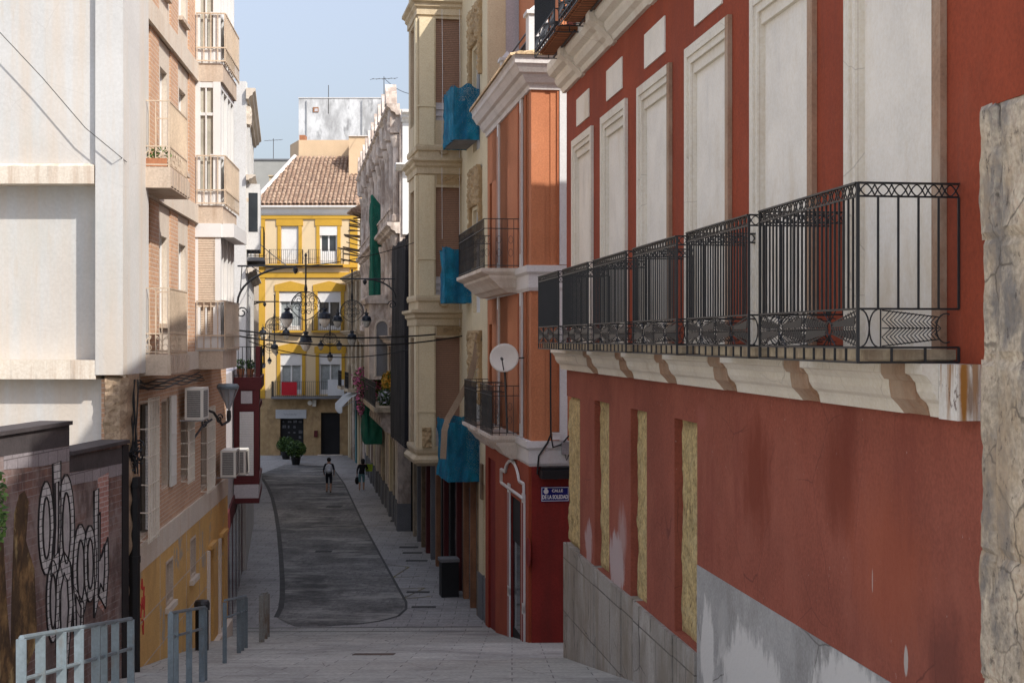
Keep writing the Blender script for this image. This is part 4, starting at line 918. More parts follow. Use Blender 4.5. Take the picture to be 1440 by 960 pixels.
# lit white end features above the netted roof
for z0, z1, x0, x1 in ((4.2, 8.7, .1, .45), (4.2, 8.7, .95, 1.3)):
    mb = MB(); OE.box(mb, x0, x1, zr(z0), zr(z1), .002, .1); mb.build('end_pilaster', m_white, ot)
for z in (5.4, 7.2): mb = MB(); rough_block(mb, OE, .47, .93, zr(z), zr(z + 1.2), 0, .14, .08, .07, .05, 7); mb.build('carved_relief', m_white, ot)
mb = MB(); OE.mould(mb, -.2, 2.2, [(d, zr(6.75) + h * .6) for d, h in CP2]); mb.build('end_cornice', m_white, ot)
# pale mirador facing up the street
ma, mb_ = Sb(62), Sb(66); dm = .95
ME = Wall((OB.p(ma, 0, dm).x, OB.p(ma, 0, dm).y), (OB.p(ma, 0, 0).x, OB.p(ma, 0, 0).y))
mb = MB(); OB.box(mb, ma, mb_, zr(-1.75), zr(1.55), .01, dm); mir = mb.build('mirador', m_pink, ot)
mb = MB(); c = ME.L / 2 + .08; w = .24; arc_ = [ME.p(c - w, zr(-1.6), .012), ME.p(c + w, zr(-1.6), .012)] + [ME.p(c + w * math.cos(t), zr(.55) + w * math.sin(t), .012) for t in [math.pi * k / 8 for k in range(9)]]
mb.prism(arc_, ME.p(0, 0, .0) - ME.p(0, 0, .01)); mb.build('window', mat('dull grey glass', (.2, .2, .21), rough=.3, bump=0), mir)
mb = MB(); mb.tube([ME.p(c - w - .04, zr(-1.6), .03)] + [ME.p(c + (w + .04) * math.cos(t), zr(.55) + (w + .04) * math.sin(t), .03) for t in [math.pi - math.pi * k / 8 for k in range(9)]] + [ME.p(c + w + .04, zr(-1.6), .03)], .05, 5); mb.build('arch_trim', m_white2, mir)
mb = MB(); OB.mould(mb, ma - .12, mb_ + .1, [(0, zr(1.56)), (dm + .15, zr(1.56)), (dm + .2, zr(1.75)), (dm + .05, zr(1.9)), (0, zr(1.95))]); mb.build('mirador_roof', m_pink, mir)
# long flower balcony, S shaped brackets
mb = MB(); OB.box(mb, Sb(57.4), Sb(70), zr(-2.95), zr(-2.75), .0, 1.0); bal = mb.build('balcony', m_wornst, ot)
mb = MB(); rail_curly(mb, lambda x, zz: OB.p(Sb(57.5) + x, zz, .95), 12, zr(-2.75), zr(-1.75)); mb.build('railing', m_greyiron, bal)
for k in range(8):
    q = Sb(57.8 + k * 1.55); mb = MB(); pts = [(0.0, -4.5), (.1, -4.1), (.2, -3.9), (.5, -3.75), (.75, -3.5), (.7, -3.2), (.85, -2.96), (0, -2.96)]
    mb.prism([OB.p(q - .14, zr(z), d) for d, z in pts], OB.p(.28, 0) - OB.p(0, 0)); mb.build('bracket', m_pink, bal)
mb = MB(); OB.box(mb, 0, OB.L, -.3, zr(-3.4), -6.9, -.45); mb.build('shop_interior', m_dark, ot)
for k in range(17):
    q = .1 + k * 1.6; mb = MB(); OB.box(mb, q, q + .5, 1.1, zr(-3.3), -.5, .02 + .05 * (k % 3 == 0)); mb.build('pillar', [m_pink, m_white2, m_wornst, m_creamlt][k % 4], ot)
    mb = MB(); OB.box(mb, q - .02, q + .52, -.3, 1.1, -.52, .06 + .05 * (k % 3 == 0)); mb.build('pillar_base', m_pgrey, ot)
# green nets
path = [(Sb(65.8), .1 + .5 * i / 8, -1, 0) for i in range(9)] + [(Sb(65.8) + 1.3 * i / 12, .62, 0, 1) for i in range(1, 13)]
drape(OB, path, lambda u: zr(1.2), lambda u: zr(6.7 - 1.6 * abs(u - .4)), 'debris_net', m_green, 'tall green net hanging from the ornate pale facade', 'netting', amp=.12)
path = [(Sb(66.5), .1 + .75 * i / 8, -1, 0) for i in range(9)] + [(Sb(66.5) + 2.5 * i / 12, .9, 0, 1) for i in range(1, 13)]
drape(OB, path, lambda u: zr(-4.9), lambda u: zr(-2.4), 'debris_net', m_green, 'short dark green net hanging below the flower balcony', 'netting', amp=.12)
# ------------------------------------------------------------------ old building with ragged eaves beside the yellow one
EB = Wall((-8.72, 84.1), (-10.9, 94.3)); Se = EB.sy
et = thing('old_building', 'worn old building with ragged timber eaves next to the yellow house', 'building', (-9, 88, 0))
ops = [(Se(y), Se(y + 1.1), zr(z), zr(z + 2.3)) for y in (85, 87.6, 90.2, 92.4) for z in (.6, -3.0)]
mb = MB(); EB.holes(mb, 0, EB.L, zr(-3.6), zr(4.0), ops, dep=.2, thick=.4); EB.box(mb, .02, EB.L - .02, -.2, zr(3.95), -6, -.4); EB.box(mb, .0, Se(86.6), zr(4.0), zr(7.4), -4, .0); mb.build('wall', m_wornst, et)
for o in ops: mb = MB(); EB.box(mb, o[0], o[1], o[2], o[3], -.19, -.16); mb.build('window', m_glass, et)
mb = MB(); EB.mould(mb, 0, Se(86.6), [(0, zr(7.4)), (.8, zr(7.6)), (.8, zr(7.7)), (0, zr(8.1))]); mb.build('roof', m_tile, et)
for i in range(22):
    q = R.uniform(.05, 2.5); z = zr(7.9 - 3.2 * (i / 21) + R.uniform(-.15, .15)); l = .45 + 1.2 * (i / 21) * R.uniform(.6, 1); z = min(z, zr(7.3)); mb = MB(); mb.bar(EB.p(q, z, -.05), EB.p(q + R.uniform(-.3, .5), z + R.uniform(-.05, .4), l), R.uniform(.05, .1)); mb.build('rafter', m_timber, et)
for z in (3.7, .2): mb = MB(); EB.mould(mb, 0, EB.L, [(d, zr(z) + h * .8) for d, h in CP2]); mb.build('cornice', m_wornst, et)
for y in (84.6, 87, 89.6, 92):
    mb = MB(); q = Se(y); rough_block(mb, EB, q, q + .3, zr(-3.4), zr(3.6 if y > 85 else 7), 0, .2, .06, .12); mb.build('pilaster', m_wornst, et)
for k in range(7):
    q = .1 + k * 1.5; mb = MB(); EB.box(mb, q, q + .5, -.3, zr(-3.6), -.45, .05); mb.build('pillar', [m_pink, m_wornst, m_creamlt, m_teal][k % 4], et)
for y in (86, 90.5):
    mb = MB(); EB.box(mb, Se(y), Se(y + 2.4), zr(-3.2), zr(-3.0), 0, .8); o = mb.build('balcony', m_wornst, et); mb = MB(); rail_curly(mb, lambda x, zz: EB.p(Se(y) + x, zz, .76), 2.35, zr(-3), zr(-2)); mb.build('railing', m_iron, o)
aw = thing('awning', 'faded grey white awning sagging below the old balconies', 'awning', EB.p(Se(86.5), zr(-3.4)))
mb = MB(); a, b = Se(84.8), Se(89.5); n = 12; vs = []
for i in range(n + 1):
    q = a + (b - a) * i / n; sag = .15 * math.sin(math.pi * i / n)
    vs += [EB.p(q, zr(-3.15), .05), EB.p(q, zr(-3.45) - sag * .5, .7), EB.p(q, zr(-4.0) - sag, 1.25), EB.p(q, zr(-4.35) - sag, 1.25)]
fs = [(i * 4 + k, i * 4 + k + 1, i * 4 + 5 + k, i * 4 + 4 + k) for i in range(n) for k in range(3)]
mb.add(vs, fs); mb.build('canopy', mat('faded awning canvas', (.40, .40, .39), var=.1), aw, smooth=True)
mb = MB()
for q in (a, b): mb.tube([EB.p(q, zr(-3.4), .02), EB.p(q, zr(-4.0), 1.22)], .03, 5); mb.build('arm', m_metal, aw); mb = MB()
# ------------------------------------------------------------------ yellow house closing the street
YY = 94.5
YW = Wall((K(364) * YY, YY), (K(503) * YY, YY)); YC = Wall((K(350.5) * (YY + 1.2), YY + 1.2), (K(364) * YY, YY))
yh = thing('yellow_house', 'pale yellow house with mustard trim and clay tiled roof closing the street', 'house', (K(430) * YY, YY, 0))
zy = lambda py: H - (py - 477) / FPX * YY
ys_ = YW.s
WN = [(395.5, 419.5, 318, 371), (450, 474, 318, 371), (393, 424, 410, 464), (447, 479, 410, 464), (394.5, 424.5, 497, 554), (449, 480, 497, 554)]
ops = [(ys_(a), ys_(b), zy(d), zy(c)) for a, b, c, d in WN]
mb = MB(); YW.holes(mb, 0, YW.L, zy(560), zy(292), ops, dep=.22, thick=.4); YC.box(mb, 0, YC.L, zy(560), zy(292), -.4, 0)
YW.box(mb, .02, YW.L, zy(560), zy(293), -5, -.4); mb.build('wall', m_yellow, yh)
sops = [(ys_(394), ys_(427), -.1, zy(588)), (ys_(449.5), ys_(480), 0.06, zy(578))]
mb = MB(); YW.holes(mb, 0, YW.L, -.3, zy(560.2), sops, dep=.3, d=.03, thick=.4); YC.box(mb, 0, YC.L, -.3, zy(560.2), -.4, .03); mb.build('ground_floor', m_brstone, yh)
m_netcur = mat('net curtain behind glass', (.30, .32, .31), rough=.15, var=.2, vs=3, bump=0, spec=.7)
for i, o in enumerate(ops):
    a, b, z0, z1 = o; mb = MB(); YW.box(mb, a, b, z0, z1, -.21, -.18); w = mb.build('window', m_glass if i in (1, 3) else m_netcur, yh)
    mb = MB(); YW.frame(mb, a, b, z0, z1, .1, -.179, -.1); c = (a + b) / 2; YW.box(mb, c - .05, c + .05, z0, z1, -.178, -.11); YW.box(mb, a + .1, b - .1, z0 + .1, z0 + .85 if i in (1,) else z0 + .3, -.177, -.12); mb.build('frame', m_frame, w)
    h = [.0, .62, .65, .7, .78, .72][i]
    if h: mb = MB(); YW.box(mb, a - .02, b + .02, z1 - h, z1, -.09, .03 if i == 1 else -.03); mb.build('roller_shutter', m_wshut, w)
    else: mb = MB(); YW.box(mb, a + .03, b - .03, z0 + .02, z1 - .02, -.11, -.08); mb.build('roller_shutter', m_wshut, w)
    t = .22; mb = MB(); YW.box(mb, a - t - .02, a - .02, z0 - .05, z1, .004, .06); YW.box(mb, b + .02, b + t + .02, z0 - .05, z1, .004, .06)
    zt = z1 + .02; mb.prism([YW.p(a - t - .1, zt, .004), YW.p(b + t + .1, zt, .004), YW.p(b + t + .1, zt + .42, .004), YW.p((a + b) / 2, zt + .68, .004), YW.p(a - t - .1, zt + .42, .004)], YW.n.to_3d() * .07); mb.build('mustard_surround', m_mustard, w)
# panes already dark: curtains behind the two lower floors
mb = MB(); 
for px in (363.8,): YW.box(mb, 0, .42, zy(559.8), zy(303), .003, .07); mb.build('corner_strip', m_mustard, yh); mb = MB()
YW.box(mb, ys_(492), YW.L, zy(559.8), zy(303), .003, .07); mb.build('corner_strip', m_mustard, yh)
for y0, y1, d in ((303, 308, .10), (383, 390.5, .10), (371.8, 376, .2)):
    mb = MB(); YW.box(mb, -.05, YW.L, zy(y1), zy(y0), .004, d); YC.box(mb, 0, YC.L + .1, zy(y1), zy(y0), .004, d - .02); mb.build('mustard_band', m_mustard, yh)
mb = MB(); YW.mould(mb, -.1, YW.L, [(0, zy(302.8)), (.1, zy(302.8)), (.2, zy(300)), (.3, zy(295)), (.5, zy(292)), (.5, zy(290)), (0, zy(290))]); YC.mould(mb, -.1, YC.L + .2, [(0, zy(302.7)), (.1, zy(302.7)), (.2, zy(300)), (.3, zy(295)), (.48, zy(292)), (.48, zy(290.1)), (0, zy(290.1))]); mb.build('eaves', m_white, yh)
def plain_rail(mb, pt, Lr, z0, z1, sp=.13, r=.012):
    for z in (z0 + .05, z1): mb.tube([pt(0, z), pt(Lr, z)], r * 1.3, 4)
    n = max(2, int(Lr / sp))
    for i in range(n + 1): mb.bar(pt(Lr * i / n, z0), pt(Lr * i / n, z1), r * 1.5)
for px0, px1, pyf, hgt, d in ((379, 427, 371.5, .95, .45), (434, 484, 371.5, .95, .45), (384, 427, 464.5, .9, .4), (439, 484, 464.5, .9, .4), (383.5, 489, 557, 1.0, .75)):
    a, b = ys_(px0), ys_(px1); z = zy(pyf); mb = MB(); YW.box(mb, a, b, z - .14, z, .005, d); o = mb.build('balcony', m_pgrey if pyf > 500 else m_mustard, yh)
    mb = MB(); plain_rail(mb, lambda x, zz: YW.p(a + .04 + x, zz, d - .04), b - a - .08, z, z + hgt)
    for q in (a + .04, b - .04): plain_rail(mb, lambda x, zz: YW.p(q, zz, d - .05 - x), d - .08, z, z + hgt)
    mb.build('railing', m_iron, o)
cl = MB(); a, b = ys_(398.5), ys_(420); YW.box(cl, a, b, zy(555), zy(536.5), .74, .77); solo('red_cloth', cl, m_redcl, 'bright red cloth hung over the first floor balcony rail', 'cloth')
cl = MB(); a, b = ys_(463), ys_(486); YW.box(cl, a, b, zy(555.5), zy(533), .74, .77); solo('white_sheet', cl, m_whitecl, 'pale sheet tied to the right end of the first floor balcony', 'cloth')
# clay roof made of barrel tiles
def tiled_roof(parent):
    ze, zr_ = zy(290), H + (477 - 222) / FPX * 99.8; ye, yr = YY - .5, 99.8
    x0, x1 = K(354) * ye, K(505) * ye; xr0 = K(415) * 99.8
    wt_ = .29; n = int((x1 - x0) / wt_); rows = 17; mb = MB()
    slope = Vector((0, yr - ye, zr_ - ze))
    for i in range(n):
        xc = x0 + (i + .5) * wt_; tmax = 1.0 if xc > xr0 else max(0, (xc - x0) / (xr0 - x0))
        nr = max(1, round(rows * tmax))
        for j in range(nr):
            t0, t1 = j / rows, min((j + 1) / rows, 1); jit = R.uniform(-.012, .012)
            for (hh, rr, off, conv) in ((.0, wt_ * .36, 0, 1), (-.02, wt_ * .36, wt_ / 2, -1)):
                vs = []
                for t, lift in ((t0, .045), (t1, .0)):
                    b = Vector((xc + off + jit, ye, ze + .06)) + slope * t
                    for k in range(6):
                        a = math.pi * k / 5; vs.append(b + Vector((rr * math.cos(a) * 1.15, -rr * .45 * math.sin(a) * conv, rr * .75 * math.sin(a) * conv + lift + hh)))
                mb.add(vs, [(k, k + 1, 7 + k, 6 + k) for k in range(5)])
    base = [Vector((x0 - .05, ye, ze)), Vector((x1, ye, ze)), Vector((x1, yr, zr_)), Vector((xr0, yr, zr_))]; mb.poly(base)
    mb.build('roof', m_tile, parent, smooth=True)
    mb = MB(); mb.tube([Vector((x0, ye - .02, ze + .12)).lerp(Vector((xr0, yr, zr_ + .12)), t / 16) for t in range(17)], .13, 6); mb.build('hip_ridge', m_corn, parent)
    mb = MB(); q0 = Vector((x0 - .08, ye + .1, ze)); q1 = Vector((xr0 - .02, yr, zr_)); mb.poly([q0, q1, Vector((xr0 - 2.2, yr + 2, ze)), Vector((K(350) * 96, 96.4, ze))]); mb.build('side_roof', m_tile, parent)
tiled_roof(yh)
mb = MB(); YW.box(mb, sops[0][0], sops[0][1], 0, sops[0][3], -.28, -.2); d1 = mb.build('shop_door', m_dark, yh)
mb = MB()
for r_ in range(6):
    for c_ in range(4):
        if R.random() < .6: a = sops[0][0] + .12 + c_ * .36; z = .4 + r_ * .35; YW.box(mb, a, a + R.uniform(.1, .25), z, z + R.uniform(.08, .2), -.199, -.19)
mb.build('window_display', mat('dull shop goods', (.10, .10, .11), var=.5, vs=6), d1)
mb = MB(); YW.box(mb, sops[1][0], sops[1][1], .06, sops[1][3], -.28, -.2); d2 = mb.build('entrance_door', m_dark, yh)
mb = MB(); YW.frame(mb, sops[1][0], sops[1][1], .06, sops[1][3], .09, .004, .05, bottom=False); mb.build('door_frame', m_brstone, d2)
mb = MB(); YW.box(mb, sops[1][0] - .1, sops[1][1] + .1, -.1, .06, -.3, .35); mb.build('doorstep', m_white2, yh)
mb = MB(); YW.box(mb, ys_(388), ys_(431), zy(588), zy(575.5), .035, .12); sgn = tag(mb.build('shop_sign', mat('pale shop sign', (.46, .47, .48), var=.05), off=(K(409) * YY, YY, zy(588))), 'long pale shop sign above the dark shop door of the yellow house', 'sign')
mb = MB(); pts = [YW.p(ys_(399) + .035 * i, zy(582) + .06 * math.sin(i * 1.3) * (1 if i % 5 else -.5), .125) for i in range(26)]; mb.tube(pts, .012, 4); mb.build('script_lettering', m_pgrey, sgn)
mb = MB(); YW.box(mb, ys_(442), ys_(447), zy(614), zy(605), .035, .16); solo('post_box', mb, m_maroon, 'small dark red box on the wall between the two doors', 'post box')
mb = MB(); YW.box(mb, ys_(440), ys_(445), zy(571), zy(562), .035, .3); mb.lathe(YW.p(ys_(437), zy(566), .3), [(0, -.1), (.12, -.1), (.16, .1), (0, .1)], 8, ax=(0, -1, 0)); solo('wall_lantern', mb, m_acw, 'pale wall lamp and bracket above the gap between the doors', 'lamp')
for i, (px, py, y, r) in enumerate([(402, 645, 91.5, .52), (416, 655, 87.5, .55)]):
    c = Vector((K(px) * y, y, 0)); t = thing('potted_bush', ['round green bush in a dark pot nearer the shop door', 'round green bush in a dark pot standing further out on the street'][i], 'bush', c)
    mb = MB(); mb.lathe(c, [(.22, 0), (.3, .4), (.33, .42), (.3, .46)], 10); mb.build('pot', m_rubber, t)
    mb = MB(); mb.leaves(c + Vector((0, 0, .95)), (r * 1.15, r, r), 900, .085, mis=[0, 0, 1]); mb.sphere(c + Vector((0, 0, .9)), r * .6, 8, 6, rough=.3); mb.build('foliage', [m_leaf, m_leaf2], t)
# ------------------------------------------------------------------ roofs behind
tw = thing('peach_tower', 'plain peach stair tower rising behind the tiled roof', 'tower', (K(516) * 98, 98, 0))
mb = MB(); y = 97.5; mb.box(K(490.5) * y, K(548) * y, y, y + 5, 0, H + (477 - 192) / FPX * y); mb.build('wall', m_peach, tw)
mb = MB(); y = 100.2; zt = H + (477 - 197) / FPX * y; mb.box(K(420) * y, K(491) * y, y, y + .3, zy(300), zt); mb.prism([Vector((K(420) * y, y, zt)), Vector((K(420) * y, y, 10)), Vector((K(408) * (y + 3), y + 3, 10)), Vector((K(408) * (y + 3), y + 3, H + (477 - 204) / FPX * (y + 3)))], (.2, .2, 0)); mb.build('parapet_wall', m_peach, tw)
mb = MB(); mb.box(K(490) * 97.4, K(549) * 97.4, 97.4, 103, H + (477 - 192) / FPX * 97.5, H + (477 - 190.6) / FPX * 97.5); mb.build('coping', m_corn, tw)
wb = thing('stained_block', 'flat white rooftop block with black stains and a tiny window', 'building', (K(480) * 114, 114, 0))
y = 114; zb = lambda py: H - (py - 477) / FPX * y
mb = MB(); mb.box(K(420) * y, K(539) * y, y, y + 8, 0, zb(138.5)); mb.build('wall', m_stained, wb)
for px in (431, 509): mb = MB(); mb.box(K(px) * y - .04, K(px) * y + .05, y - .08, y - .002, zb(195), zb(142)); mb.build('drainpipe', m_metal, wb)
mb = MB(); mb.box(K(440) * y, K(448) * y, y - .05, y - .002, zb(158), zb(151)); w = mb.build('window', m_doorbr, wb); mb = MB(); mb.box(K(442.5) * y, K(447) * y, y - .06, y - .051, zb(157), zb(153)); mb.build('pane', m_lav, w)
mb = MB(); mb.box(K(419.5) * y, K(539.5) * y, y - .05, y + 8, zb(138.4), zb(137.4)); mb.build('coping', m_corn, wb)
mb = MB(); mb.box(K(421) * 106, K(429) * 106, 106, 107, zr(13.5), H + (477 - 190) / FPX * 106); solo('chimney', mb, m_terra, 'tiny red chimney below the stained white block', 'chimney')
gb = thing('grey_building', 'blank grey building end far behind the yellow house', 'building', (K(385) * 128, 128, 0))
y = 128; mb = MB(); mb.box(K(330) * y, K(425) * y, y, y + 8, 0, H + (477 - 225.5) / FPX * y); mb.build('wall', m_greywall, gb); mb = MB(); mb.box(K(330) * y, K(425) * y, y - .1, y + 8, H + (477 - 225.4) / FPX * y, H + (477 - 223.5) / FPX * y); mb.build('coping', m_pgrey, gb)
mb = MB(); y = 104; mb.box(K(378.5) * y, K(384) * y, y, y + .5, zr(8), H + (477 - 248) / FPX * y); mb.box(K(377.5) * y, K(385) * y, y - .1, y + .6, H + (477 - 248) / FPX * y, H + (477 - 246.5) / FPX * y); solo('chimney', mb, m_cream, 'small cream chimney in front of the grey building', 'chimney')
fb_ = thing('distant_house', 'distant white house with sloping grey roof edge above the ornate facade', 'house', (K(565) * 120, 120, 0)); y = 120
mb = MB(); zf = lambda py: H - (py - 477) / FPX * y; mb.box(K(557) * y, K(590) * y, y, y + 8, 0, zf(172)); mb.box(K(546) * y, K(553) * y, y, y + 2, 0, zf(168)); mb.box(K(543) * y, K(560) * y, y - .5, y, 0, zf(188)); mb.build('wall', m_white, fb_)
mb = MB(); mb.prism([Vector((K(553) * y, y - .3, zf(180))), Vector((K(553) * y, y - .3, zf(178))), Vector((K(568) * y, y - .3, zf(160))), Vector((K(592) * y, y - .3, zf(160))), Vector((K(592) * y, y - .3, zf(162))), Vector((K(568) * y, y - .3, zf(162)))], (0, 8, 0)); mb.build('roof', m_corn, fb_)
for px in (562, 568, 574): mb = MB(); mb.box(K(px) * y - .12, K(px) * y + .14, y - .04, y - .002, zf(190), zf(176)); mb.build('window', m_greywall, fb_)
def antenna(px, py0, py1, y, lab, boom=.9, n=6):
    b = P(px, py1, y); t = P(px, py0, y); th = thing('aerial', lab, 'aerial', b, 'television aerials on the roofs'); mb = MB(); mb.tube([b, t], .03, 5); mb.build('mast', m_greyiron, th)
    if n:
        mb = MB(); d = Vector((.8, .5, .12)).normalized(); c = t - Vector((0, 0, .15)); mb.bar(c - d * boom * .5, c + d * boom * .5, .03); s = d.cross(Vector((0, 0, 1))).normalized()
        for i in range(n): q = c + d * boom * (i / (n - 1) - .5); mb.bar(q - s * .28, q + s * .28, .022)
        mb.build('antenna', m_greyiron, th)
antenna(384.5, 195, 224, 128, 'small aerial on the blank grey building', 1.6); antenna(540, 108, 196, 105, 'tall aerial mast beside the stained white block', 2.0, 5); antenna(462, 120, 160, 114, 'thin rod aerial on the stained white block', n=0)
mb = MB(); a, b = P(541, 111, 105), P(600, 136, 60)
mb.tube([a.lerp(b, t / 10) - Vector((0, 0, .3 * math.sin(math.pi * t / 10))) for t in range(11)], .02, 4); solo('roof_wire', mb, m_rubber, 'thin wire running from the tall aerial mast to the cream bay', 'wire')
# flowers on the balcony
for i, (px, py, y, rad, ms, lab) in enumerate([(518, 537, 66.5, (.75, 1.0, .8), [m_pinkfl, m_leaf, m_leaf2], 'big bunch of trailing pink flowers on the balcony'), (530, 545, 63.5, (.45, .8, .6), [m_leaf, m_leaf2, m_pinkfl], 'green leafy plant behind the pink flowers'), (546, 538, 60, (.3, .6, .5), [m_leaf2, m_yelfl, m_yelfl], 'yellow and red flowering plant near the black net'), (543, 560, 59.5, (.35, .7, .4), [m_pale, m_leaf, m_leaf], 'pale blue white flowers below the yellow ones')]):
    c = P(px, py, y); t = thing('flowering_plant', lab, 'plant', c, 'flowers on the long balcony'); mb = MB(); mb.leaves(c, rad, 700, .085, mis=[0, 1, 2])
    if i == 0:
        mb.leaves(c + Vector((-.35, 0, -.75)), (.22, .5, .9), 250, .08, mis=[0, 0, 1]); mb.leaves(c + Vector((-.2, 0, .2)), (.6, .6, .55), 300, .09, mi=0)
    mb.build('foliage', ms, t); mb = MB(); mb.lathe(c - Vector((0, 0, rad[2] + .1)), [(.13, -.25), (.19, 0), (.17, .02)], 8); mb.build('pot', m_terra, t)
# ------------------------------------------------------------------ brick building on the left
LX = lambda y: -4.225 - .0775 * y
LW = Wall((LX(21.35), 21.35), (LX(34.2), 34.2)); Sl = LW.sy
lb = thing('brick_building', 'tall orange brick apartment house with cream window strips and glazed bay on the left', 'building', (LX(26), 26, 0))
BAND = [(5.27, 5.64), (2.37, 2.73), (-.60, -.24), (8.2, 8.56)]
strips = [(22.5, 23.9), (24.75, 26.0), (26.85, 28.25)]
fl_hi = [(2.73, 5.27), (-.24, 2.37), (5.64, 8.2), (8.56, 11.2)]
mb = MB(); by0 = Sl(29.1)
LTOP = zr(11.5)
# brick piers and cream strips
GFO = [(Sl(22.95), Sl(23.9), zr(-3.25), zr(-1.0)), (Sl(25.0), Sl(25.75), zr(-2.65), zr(-1.05)), (Sl(27.2), Sl(28.0), zr(-2.72), zr(-1.5)), (Sl(29.9), Sl(31.0), zr(-3.2), zr(-1.5))]
YO = [(Sl(25.2), Sl(26.0), 2.95, 3.75), (Sl(28.1), Sl(28.85), 2.95, 3.75), (Sl(30.7), Sl(31.6), .25, 3.15), (Sl(32.6), Sl(33.5), .25, 3.15)]
yb = zr(-3.72)
mb = MB(); LW.holes(mb, 0, LW.L, yb + .004, zr(-.6), GFO, dep=.16, thick=.28, mr=1); mb.build('wall', [m_brick, m_beige], lb)
ops = []
for z0, z1 in fl_hi:
    for i, (a, b) in enumerate(strips):
        m = (b - a) * .2; ops.append((Sl(a + m), Sl(b - m), zr(z0 + (.0 if i == 0 else .52)), zr(z0 + 2.07)))
edges = [21.35]
for a, b in strips: edges += [a, b]
edges += [29.1]
mb = MB(); LW.holes(mb, 0, by0 + 5.1, zr(-.6), LTOP, [(Sl(a), Sl(b), zr(z0), zr(z1)) for a, b in strips for z0, z1 in fl_hi], dep=.03, thick=.2); mb.build('brick_face', m_brick, lb)
mb = MB(); LW.box(mb, 1.4, LW.L - .02, -.6, LTOP - .02, -6, -.41); mb.build('core', m_beige, lb)
for (a, b) in strips:
    for z0, z1 in fl_hi:
        mb = MB(); LW.holes(mb, Sl(a), Sl(b), zr(z0), zr(z1), [o for o in ops if Sl(a) < o[0] < Sl(b) and abs(o[3] - zr(z0 + 2.07)) < .01], dep=.22, d=-.025, thick=.38); mb.build('window_strip', m_beige, lb)
for o in ops:
    mb = MB(); LW.box(mb, o[0], o[1], o[2], o[3], -.22, -.16); w = mb.build('window', m_wshut if o[2] < zr(2) else m_frame, lb)
    mb = MB(); LW.frame(mb, o[0], o[1], o[2], o[3], .06, -.159, -.12); mb.build('frame', m_frame, w)
    if o[0] > Sl(24.2): mb = MB(); LW.box(mb, o[0] - .06, o[1] + .06, o[2] - .08, o[2] - .002, -.1, .06); mb.build('sill', m_spand, w)
for z0, z1 in BAND: mb = MB(); LW.box(mb, -.0, by0 + 5.1, zr(z0), zr(z1), -.02, .07); mb.build('floor_band', m_beige, lb)
# glazed bay
bd = .56
QF = Wall((LW.p(by0, 0, bd).x, LW.p(by0, 0, bd).y), (LW.p(by0, 0, 0).x, LW.p(by0, 0, 0).y))
bl = 2.4
def bay_floor(z0, z1, shut):
    """one storey of the bay: slab, rail, glazing"""
    mb = MB(); LW.box(mb, by0, by0 + bl, zr(z0 - .37), zr(z0), 0.0, bd); sl_ = mb.build('bay_slab', m_spand, lb)
    mb = MB()
    posts = [(by0, by0 + .14), (by0 + bl - .14, by0 + bl), (by0 + bl * .5 - .05, by0 + bl * .5 + .05)]
    for a, b in posts: LW.box(mb, a, b, zr(z0), zr(z1), bd - .2, bd - .05)
    LW.box(mb, by0 + .002, by0 + .14, zr(z0), zr(z1), .0, .1); LW.box(mb, by0 + .01, by0 + bl - .01, zr(z1 - .12), zr(z1) - .003, .0, bd - .055); LW.box(mb, by0 + .01, by0 + bl - .01, zr(z0 + 1.0), zr(z0 + 1.06), .3, bd - .055)
    LW.box(mb, by0 + .01, by0 + .1, zr(z0), zr(z0 + .3), .1, bd - .06); LW.box(mb, by0 + .012, by0 + .1, zr(z0 + 1.85), zr(z0 + 1.91), .1, bd - .2); LW.box(mb, by0 + .012, by0 + .1, zr(z0 + .3), zr(z1 - .12), .2, .23)
    for k in range(1, 4): LW.box(mb, by0 + bl * k / 4 - .03, by0 + bl * k / 4 + .03, zr(z0), zr(z1 - .12), bd - .13, bd - .06)
    mb.build('bay_frame', m_frame, sl_)
    mb = MB(); LW.box(mb, by0 + .06, by0 + bl - .06, zr(z0), zr(z1 - .1), .05, bd - .14); mb.build('bay_glazing', m_curtain if not shut else m_shutter, sl_)
    if shut:
        mb = MB(); LW.box(mb, by0 - .03, by0 + .05, zr(z1 - .28), zr(z1), .0, bd - .03); LW.box(mb, by0, by0 + bl, zr(z1 - .28), zr(z1) + .0, bd - .04, bd + .22); mb.build('shutter_box', m_frame, sl_)
        mb = MB(); LW.box(mb, by0 + .0, by0 + .05, zr(z0 + .9), zr(z1 - .28), .06, bd - .16); mb.build('roller_shutter', m_shutter, sl_)
    # rail with bars on the near side and a sheet along the street
    mb = MB(); zt = z0 + 1.02
    e = lambda x, z: LW.p(by0 - .04, z, x); f = lambda x, z: LW.p(by0 + x, z, bd + .05)
    for z in (zt, z0 + .32, z0 + .05): mb.tube([e(.02, zr(z)), e(bd + .05, zr(z))], .018, 4); mb.tube([f(-.04, zr(z)), f(bl, zr(z))], .018, 4)
    for k in range(5): mb.bar(e(.04 + k * .14, zr(z0 + .05)), e(.04 + k * .14, zr(zt)), .018)
    for k in range(13): mb.bar(f(k * bl / 12, zr(z0)), f(k * bl / 12, zr(zt)), .016)
    mb.build('bay_rail', m_tanrail, sl_)
    mb = MB(); LW.box(mb, by0 + .02, by0 + bl - .02, zr(z0 + .36), zr(zt - .03), bd + .02, bd + .035); mb.build('bay_panel', m_infill, sl_)
bay_floor(-.24, 2.37, True); bay_floor(2.73, 5.27, False); bay_floor(5.64, 8.2, False); bay_floor(8.56, 11, False)
